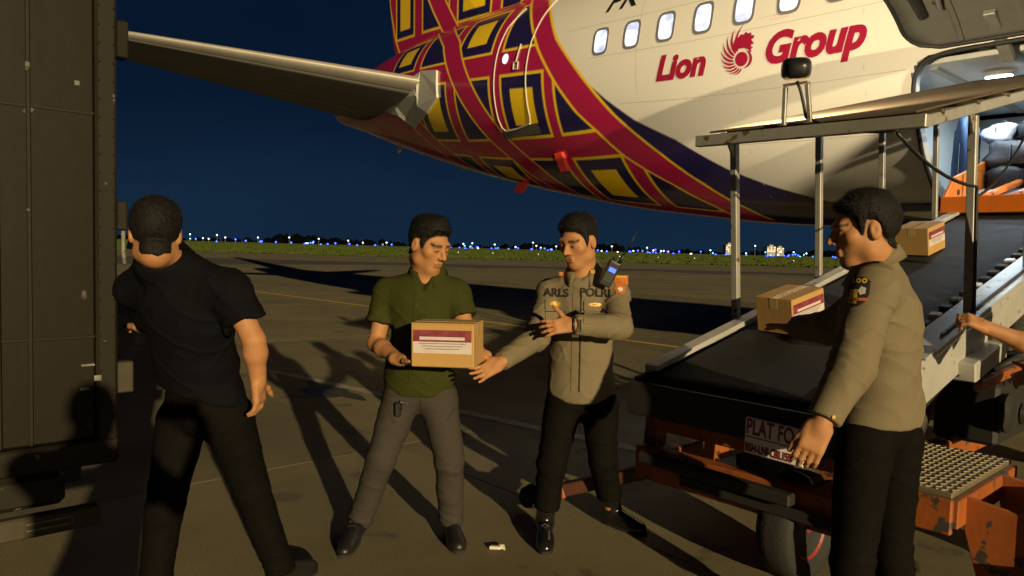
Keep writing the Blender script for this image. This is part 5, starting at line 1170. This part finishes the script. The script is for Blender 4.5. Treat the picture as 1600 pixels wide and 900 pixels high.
MB().box(rc - rn * .024 + ru * .01, (rr_, ru, rn), (.012, .035, .008)).build('clip', M_rad, rd, bevel=.002)

def shoulder_strap(info, m):
    for s in 'rl':
        n_, sh_ = Vector(info['J']['neck']), Vector(info['J']['sho_' + s]); d_ = (sh_ - n_); c_ = n_ + d_ * .58 + Z * .05; v2, f2 = gridrect(-.058, -.022, .058, .022, 8, 3)
        st = decal('shoulder_strap', info['bvh'], c_ + Z * .1, d_, Z.cross(d_), -Z, v2, f2, m, info['shirt'], .006, 0); decal('strap_button', info['bvh'], c_ + Z * .1 - d_.normalized() * .045, d_, Z.cross(d_), -Z, *ellipse(0, 0, .006, .006, 10), M_gold, st, .009, 0)
shoulder_strap(P2, M_khaki)
# near officer seen from the side, at the loader
J = dict(pelvis=at(1374, 652, 2.722), belly=at(1372, 580, 2.700), chest=at(1374, 508, 2.678), neck=at(1368, 420, 2.668), head=at(1350, 360, 2.635),
    sho_l=at(1366, 452, 2.484), elb_l=at(1330, 575, 2.419), wri_l=at(1284, 660, 2.376), sho_r=at(1378, 450, 2.851), elb_r=at(1300, 512, 3.046), wri_r=at(1244, 512, 3.326),
    hip_l=at(1352, 690, 2.635), hip_r=at(1398, 685, 2.808))
J.update(kne_l=A3(J['hip_l']) + np.array((-.03, -.01, -.44)), kne_r=A3(J['hip_r']) + np.array((.02, .02, -.44))); 
for s_ in 'lr': k_ = J['kne_' + s_]; J['ank_' + s_] = np.array((k_[0] + (.02 if s_ == 'l' else .05), k_[1] + .01, .10)); J['toe_' + s_] = J['ank_' + s_] + np.array((-.19, .06, -.1))
P3 = person(J['pelvis'], 'person in khaki police shirt seen from the side beside the loader belt', J, (-.95, .16, -.16), (-1, 0, 0), skin_h=.0045, cloth_h=.0055, shirt=M_khaki, trousers=M_btr, hem_z=at(1370, 666, 2.592).z - .01,
    hair=dict(top=.020, side=.011), foot=M_boot, boots=True, seed=14, k_head=1.07, fit=1.55,
    hands={'l': (((-.40, -.10, -.90), (.35, .9, -.1), -1), dict(curl=(22, 30, 22), spread=2, thumb=(.92, .28, .25), sc_=1.08)), 'r': (((-.45, .88, -.02), (0, 0, -1), 1), dict(curl=(8, 14, 12), spread=5))})
shoulder_strap(P3, M_khaki)
sh3 = P3['shirt']; bv3 = P3['bvh']
def stick3(name, px, py, v2f, m, par=sh3, off=.004, rt_=V(1, 0, 0), up_=V(.1, 0, 1), cut=0): return decal(name, bv3, at(px, py, 2.1), rt_, up_, ray(px, py), *v2f, m, par, off, cut)
arc_v = [((.052 if j else .030) * math.sin(a), (.052 if j else .030) * math.cos(a) - .035) for j in (0, 1) for a in np.linspace(-.85, .85, 9)]
pt3 = stick3('shoulder_patch', 1343, 440, (arc_v, [(i, i + 1, 10 + i, 9 + i) for i in range(8)]), M_pnav)
v2, f = text_mesh('LOO', .020, .0012, 0, 'CENTER', 1.3); stick3('patch_lettering', 1343, 440, ([(x, y - .003) for x, y in v2], f), M_pyel, pt3, .006)
shp = [(-.034, .036), (.034, .036), (.036, 0), (.026, -.026), (0, -.044), (-.026, -.026), (-.036, 0)]
ps = stick3('patch_shield', 1341, 459, (shp, [tuple(range(7))]), M_pnav, pt3, .005, cut=.015); stick3('patch_half', 1334, 461, gridrect(-.015, -.028, .012, .02, 3, 4), M_pyel, pt3, .007); stick3('patch_star', 1347, 454, badge(10, .012, .012), M_pwht, pt3, .0075); stick3('patch_ribbon', 1340, 467, gridrect(-.032, -.006, .032, .004, 6, 2), M_pred, pt3, .008)
stick3('cuff_button', 1303, 652, ellipse(0, 0, .006, .006), M_gold, sh3, .006)

# man in black at the truck, seen from behind
J = dict(pelvis=at(318, 628, 2.90), belly=at(305, 560, 2.84), chest=at(292, 492, 2.76), neck=at(249, 391, 2.68), head=at(243, 366, 2.62),
    sho_l=at(212, 452, 2.83), elb_l=V(-1.48, 3.12, 1.12), wri_l=V(-1.66, 3.32, 1.10), sho_r=at(360, 455, 2.68), elb_r=at(397, 532, 2.66), wri_r=at(403, 592, 2.70),
    hip_l=at(285, 655, 2.96), hip_r=at(356, 650, 2.88), kne_r=at(392, 762, 2.98), ank_r=at(440, 894, 3.14), toe_r=on_ground(462, 878), kne_l=at(258, 790, 2.92), ank_l=at(240, 928, 2.96))
J['toe_l'] = A3(J['ank_l']) + np.array((-.06, .19, -.1)); J['toe_r'] = A3(J['ank_r']) + np.array((.10, .17, -.1))
P4 = person(at(330, 900, 2.9), 'person in black shirt and black trousers bending towards the truck, back turned', J, (-.42, .90, -.22), (0, 1, 0), shirt=M_blksh, sleeve='short', trousers=M_btr, hem_z=at(318, 612, 2.9).z,
    hair=dict(top=.014, side=.009, nape=.02), foot=M_shoe, seed=21, k_head=.98, fit=1.15, hem_dir=(-.25, 0, -1),
    hands={'r': (((.05, .05, -1), (-.9, .1, 0), 1), dict(curl=(20, 26, 20), spread=3)), 'l': (((-.8, .6, 0), (0, 0, -1), -1), dict(curl=(15, 20, 20)))})

# loader operator at the frame's edge, hand on the control post
J = dict(pelvis=V(2.66, 3.42, .92), belly=V(2.66, 3.42, 1.06), chest=V(2.66, 3.41, 1.24), neck=V(2.66, 3.41, 1.44), head=V(2.65, 3.40, 1.57),
    sho_l=V(2.62, 3.22, 1.38), elb_l=at(1625, 545, 3.12), wri_l=at(1541, 512, 3.16), sho_r=V(2.70, 3.60, 1.38), elb_r=V(2.76, 3.78, 1.14), wri_r=V(2.70, 3.78, .92),
    hip_l=V(2.65, 3.33, .86), hip_r=V(2.67, 3.51, .86), kne_l=V(2.63, 3.32, .47), kne_r=V(2.68, 3.53, .47), ank_l=V(2.65, 3.32, .10), ank_r=V(2.7, 3.53, .10), toe_l=V(2.45, 3.28, 0), toe_r=V(2.5, 3.55, 0))
person(V(2.66, 3.42, 0), 'person in dark clothes whose bare forearm reaches in beside the loader rail', J, (-1, .05, -.1), (-1, 0, 0), skin_h=.006, cloth_h=.008, shirt=M_blksh, sleeve='short', trousers=M_btr, hem_z=.84, hair=dict(), foot=M_shoe, seed=31,
    hands={'l': (((-.9, .05, .40), (.35, .45, -.7), -1), dict(curl=(48, 62, 42), spread=2, thumb=(.6, .5, .5), tcurl=30)), 'r': (((-.9, 0, -.3), (0, -1, 0), 1), {})})

# the photographer, holding the phone this view is taken with; the shadow falls on the truck and the man in black
J = dict(pelvis=V(-0.18, -.46, .92), belly=V(-0.18, -.45, 1.05), chest=V(-0.18, -.44, 1.22), neck=V(-0.18, -.42, 1.42), head=V(-0.18, -.36, 1.545), sho_r=V(0.00, -.42, 1.35), elb_r=V(0.11, -.27, 1.16), wri_r=V(.12, -.10, 1.40), sho_l=V(-0.36, -.42, 1.35), elb_l=V(-0.32, -.27, 1.16), wri_l=V(-0.12, -.10, 1.40),
    hip_r=V(-0.09, -.46, .86), hip_l=V(-0.27, -.46, .86), kne_r=V(-0.07, -.44, .47), kne_l=V(-0.30, -.44, .47), ank_r=V(-0.06, -.48, .10), ank_l=V(-0.31, -.48, .10), toe_r=V(-0.03, -.28, 0), toe_l=V(-0.33, -.28, 0))
person(V(-.2, -.46, 0), 'person out of the picture whose black shadow falls across the truck side', J, (0, 1, -.05), (0, 1, 0), skin_h=.010, cloth_h=.012, shirt=M_blksh, sleeve='short', trousers=M_btr, hem_z=.84, hair=dict(h=.008), foot=M_shoe, seed=41, low=True,
    hands={'r': (((-.25, .35, .9), (-.9, .1, .2), 1), dict(curl=(30, 40, 30))), 'l': (((.25, .35, .9), (.9, .1, .2), -1), dict(curl=(30, 40, 30)))})
ph = MB().box((0, -.045, 1.492), ((1, 0, 0), (0, 1, 0), Z), (.08, .004, .038)).build('phone', M_rad, None, bevel=.003); tag(ph, 'phone held up by the person taking the picture', 'phone')

# ---------------------------------------------------------------- cartons
M_card = mat('brown_cardboard', (.40, .235, .075), .8, var=.3, scale=6, col2=(.33, .19, .06), bump=.15, bscale=90)
M_tape = mat('packing_tape', (.42, .30, .14), .25, var=.2, scale=8)
M_lab1 = mat('label_maroon', (.14, .016, .03), .6, var=.5, scale=30, col2=(.3, .06, .07)); M_lab2 = mat('label_pale', (.52, .46, .44), .6, var=.35, scale=18, col2=(.36, .3, .3)); M_lab3 = mat('label_print', (.2, .17, .18), .6)
def carton(c, ax, half, label, lab=True, lab_sides=(1,), group='cartons being loaded'):
    """box with two lid flaps, a tape strip and a printed label wrapped on its long side"""
    c = Vector(c); X_, Y2, Z2 = [Vector(a).normalized() for a in ax]; a, b, h_ = half; e_ = empty('carton', c - Z2 * h_, label, 'carton', group)
    MB().box(c, (X_, Y2, Z2), (a, b, h_ - .004)).build('box_body', M_card, e_, bevel=.004)
    for s in (-1, 1): MB().box(c + Z2 * (h_ - .002) + Y2 * (s * b / 2), (X_, Y2, Z2), (a - .001, b / 2 - .0012, .002)).build('lid_flap', M_card, e_)
    t = MB().box(c + Z2 * (h_ + .0006), (X_, Y2, Z2), (a + .0005, .025, .0007)).box(c + Z2 * (h_ - .03) + X_ * (a + .0004), (X_, Y2, Z2), (.0006, .025, .031)).box(c + Z2 * (h_ - .03) - X_ * (a + .0004), (X_, Y2, Z2), (.0006, .025, .031)); t.build('tape', M_tape, e_)
    if lab:
        for s in lab_sides:
            n_ = Y2 * s; u = b + .001; lb = MB().box(c + n_ * u + Z2 * (h_ * .06), (X_, Y2, Z2), (a * .93, .0008, h_ * .40)).build('label', M_lab2, e_)
            MB().box(c + n_ * (u + .0012) + Z2 * (h_ * .44), (X_, Y2, Z2), (a * .93, .0006, h_ * .26)).build('label_band', M_lab1, lb)
            MB().box(c + n_ * (u + .0024) + Z2 * (h_ * .33) - X_ * (s * -.0), (X_, Y2, Z2), (a * .72, .0005, h_ * .07)).build('label_stripe', M_lab2, lb)
            for k in range(3): MB().box(c + n_ * (u + .0012) + Z2 * (h_ * (.10 - .12 * k)), (X_, Y2, Z2), (a * (.75 - .1 * k), .0005, h_ * .018)).build('label_line', M_lab3, lb)
    return e_
bx = (.985, -.17, .02); by_ = np.cross((0, 0, 1), bx)
fc = at(690, 541, 3.24); cx_ = fc + Vector(nv(by_)) * .11
carton(cx_, (bx, by_, (-.02, 0, 1)), (.143, .10, .100), 'sharp-edged carton with maroon and white label in the hands of the olive-shirted person', True, (-1,))
# on the belt: lower one by the near officer's hand, upper one near the tray
def on_belt(x, y, yaw, half, label, ls=(1, -1)):
    c_, s_ = math.cos(yaw), math.sin(yaw); X_ = SLP * c_ + E2 * s_; Y2 = UPB.cross(X_); return carton(LD(x, y, bz(x)) + UPB * (half[2] + .004), (X_, Y2, UPB), half, label, True, ls)
on_belt(.93, .30, .12, (.155, .12, .105), 'taped carton with maroon label at the low end of the loader belt')
on_belt(2.95, .27, .05, (.15, .12, .105), 'dim carton farther up the loader belt towards the aircraft')
# ---------------------------------------------------------------- bags in the hold, small litter
def bag(c, ax, half, m, label, knob=True, seed=0, m2=None):
    c = Vector(c); X_, Y2, Z2 = [Vector(a).normalized() for a in ax]; e_ = empty('luggage_bag', c - Z2 * half[2], label, 'bag', 'luggage in the hold'); n = 10; v, f = [], []
    bm = bmesh.new(); bmesh.ops.create_cube(bm, size=2); bmesh.ops.subdivide_edges(bm, edges=bm.edges, cuts=5, use_grid_fill=True); me = bpy.data.meshes.new('shell'); rg = np.random.RandomState(seed)
    inv = world_of(e_).inverted()
    for q in bm.verts:
        p = q.co.copy(); l = (abs(p.x) ** 6 + abs(p.y) ** 6 + abs(p.z) ** 6) ** (1 / 6); p = p / l; w_ = 1 + .05 * math.sin(p.x * 11 + p.z * 7 + seed * 3) * math.sin(p.y * 9 - p.z * 5) + .10 * math.sin(p.x * 2.3 + p.z * 3 + seed * 5) + .06 * math.sin(p.x * 4 + seed) + .05 * math.sin(p.y * 5 + p.z * 3 + seed * 2) + .03 * math.sin(9 * p.z + 7 * p.x + seed); q.co = inv @ (c + X_ * (p.x * half[0] * w_) + Y2 * (p.y * half[1] * w_) + Z2 * (p.z * half[2] * w_))
    bm.to_mesh(me); bm.free(); me.materials.append(m)
    for p in me.polygons: p.use_smooth = True
    link(bpy.data.objects.new('shell', me), e_)
    hp_ = [c + Z2 * half[2] * 1.0 + X_ * (half[0] * .35 * math.cos(t)) + Z2 * (.05 * math.sin(t)) - AN * 0 for t in np.linspace(math.pi, 0, 9)]; MB().tube(hp_, .009, 6).build('handle', M_seal, e_, smooth=True)
    MB().tube([c + AN * (half[1] * 1.02 if abs(Y2.dot(AN)) > .7 else half[0] * 1.02) + Vector(Z2) * z_ for z_ in (-half[2] * .6, half[2] * .6)], .006, 6).build('zip', m2 or M_hyd, e_)
    return e_
M_b = [mat('bag_black', (.014, .014, .017), .6, bump=.2, bscale=60), mat('bag_charcoal', (.035, .036, .042), .6, bump=.2, bscale=60), mat('bag_blue', (.05, .10, .22), .6, bump=.2, bscale=60), mat('bag_white', (.6, .62, .64), .5), mat('bag_red', (.35, .04, .04), .6), mat('bag_grey', (.09, .092, .10), .65, bump=.2, bscale=60)]
BG = [(4.00, .62, 2.50, .09, .20, .42, 2, 'tall blue bag standing against the end of the hold'), (4.26, .42, 2.80, .15, .20, .10, 3, 'white plastic bag on top of the luggage pile'), (4.50, .48, 2.27, .30, .22, .20, 0, 'black suitcase lying at the front of the luggage pile'), (5.10, .46, 2.26, .28, .22, .19, 1, 'charcoal duffel bag lying beside the black suitcase'),
      (4.42, .50, 2.58, .22, .20, .13, 5, 'grey backpack on the second layer of the pile'), (4.88, .48, 2.57, .23, .20, .14, 0, 'black backpack on the second layer, next to the grey one'), (4.68, .36, 2.82, .26, .20, .12, 1, 'charcoal bag topmost on the luggage pile'), (5.35, .40, 2.56, .2, .2, .14, 5, 'grey bag on the second layer at the forward side'), (5.15, .36, 2.84, .22, .2, .13, 0, 'black bag on top beside the charcoal one'), (5.60, .50, 2.22, .16, .2, .15, 4, 'red bag low at the forward side of the opening'), (4.12, .80, 2.36, .06, .06, .10, 4, 'little red pouch leaning on the blue bag'), (4.6, -.2, 2.45, .5, .25, .38, 0, 'big black trunk at the back of the hold')]
for k, (s, l, z, a, b_, c_, mi, lab) in enumerate(BG): bag(fpt(s, l, z), (AX + AN * .12 * math.sin(k * 2.1), AN, Z + AX * .1 * math.sin(k * 3.3)), (a, b_, c_), M_b[mi], lab, seed=k + 1)
lit = ground_at(774, 859); MB().box(lit + Z * .012, (V(.9, -.3, .1).normalized(), V(.3, .9, 0).normalized(), Z), (.03, .011, .008)).add([lit + V(.02, 0, .01), lit + V(.05, -.02, .006), lit + V(.045, .012, .022), lit + V(.015, .015, .02)], [(0, 1, 2, 3)]).build('paper_scrap', mat('white_paper', (.7, .64, .52), .7), None, bevel=.003)
tag(bpy.data.objects['paper_scrap'], 'small crumpled white paper scrap lying on the concrete', 'litter')
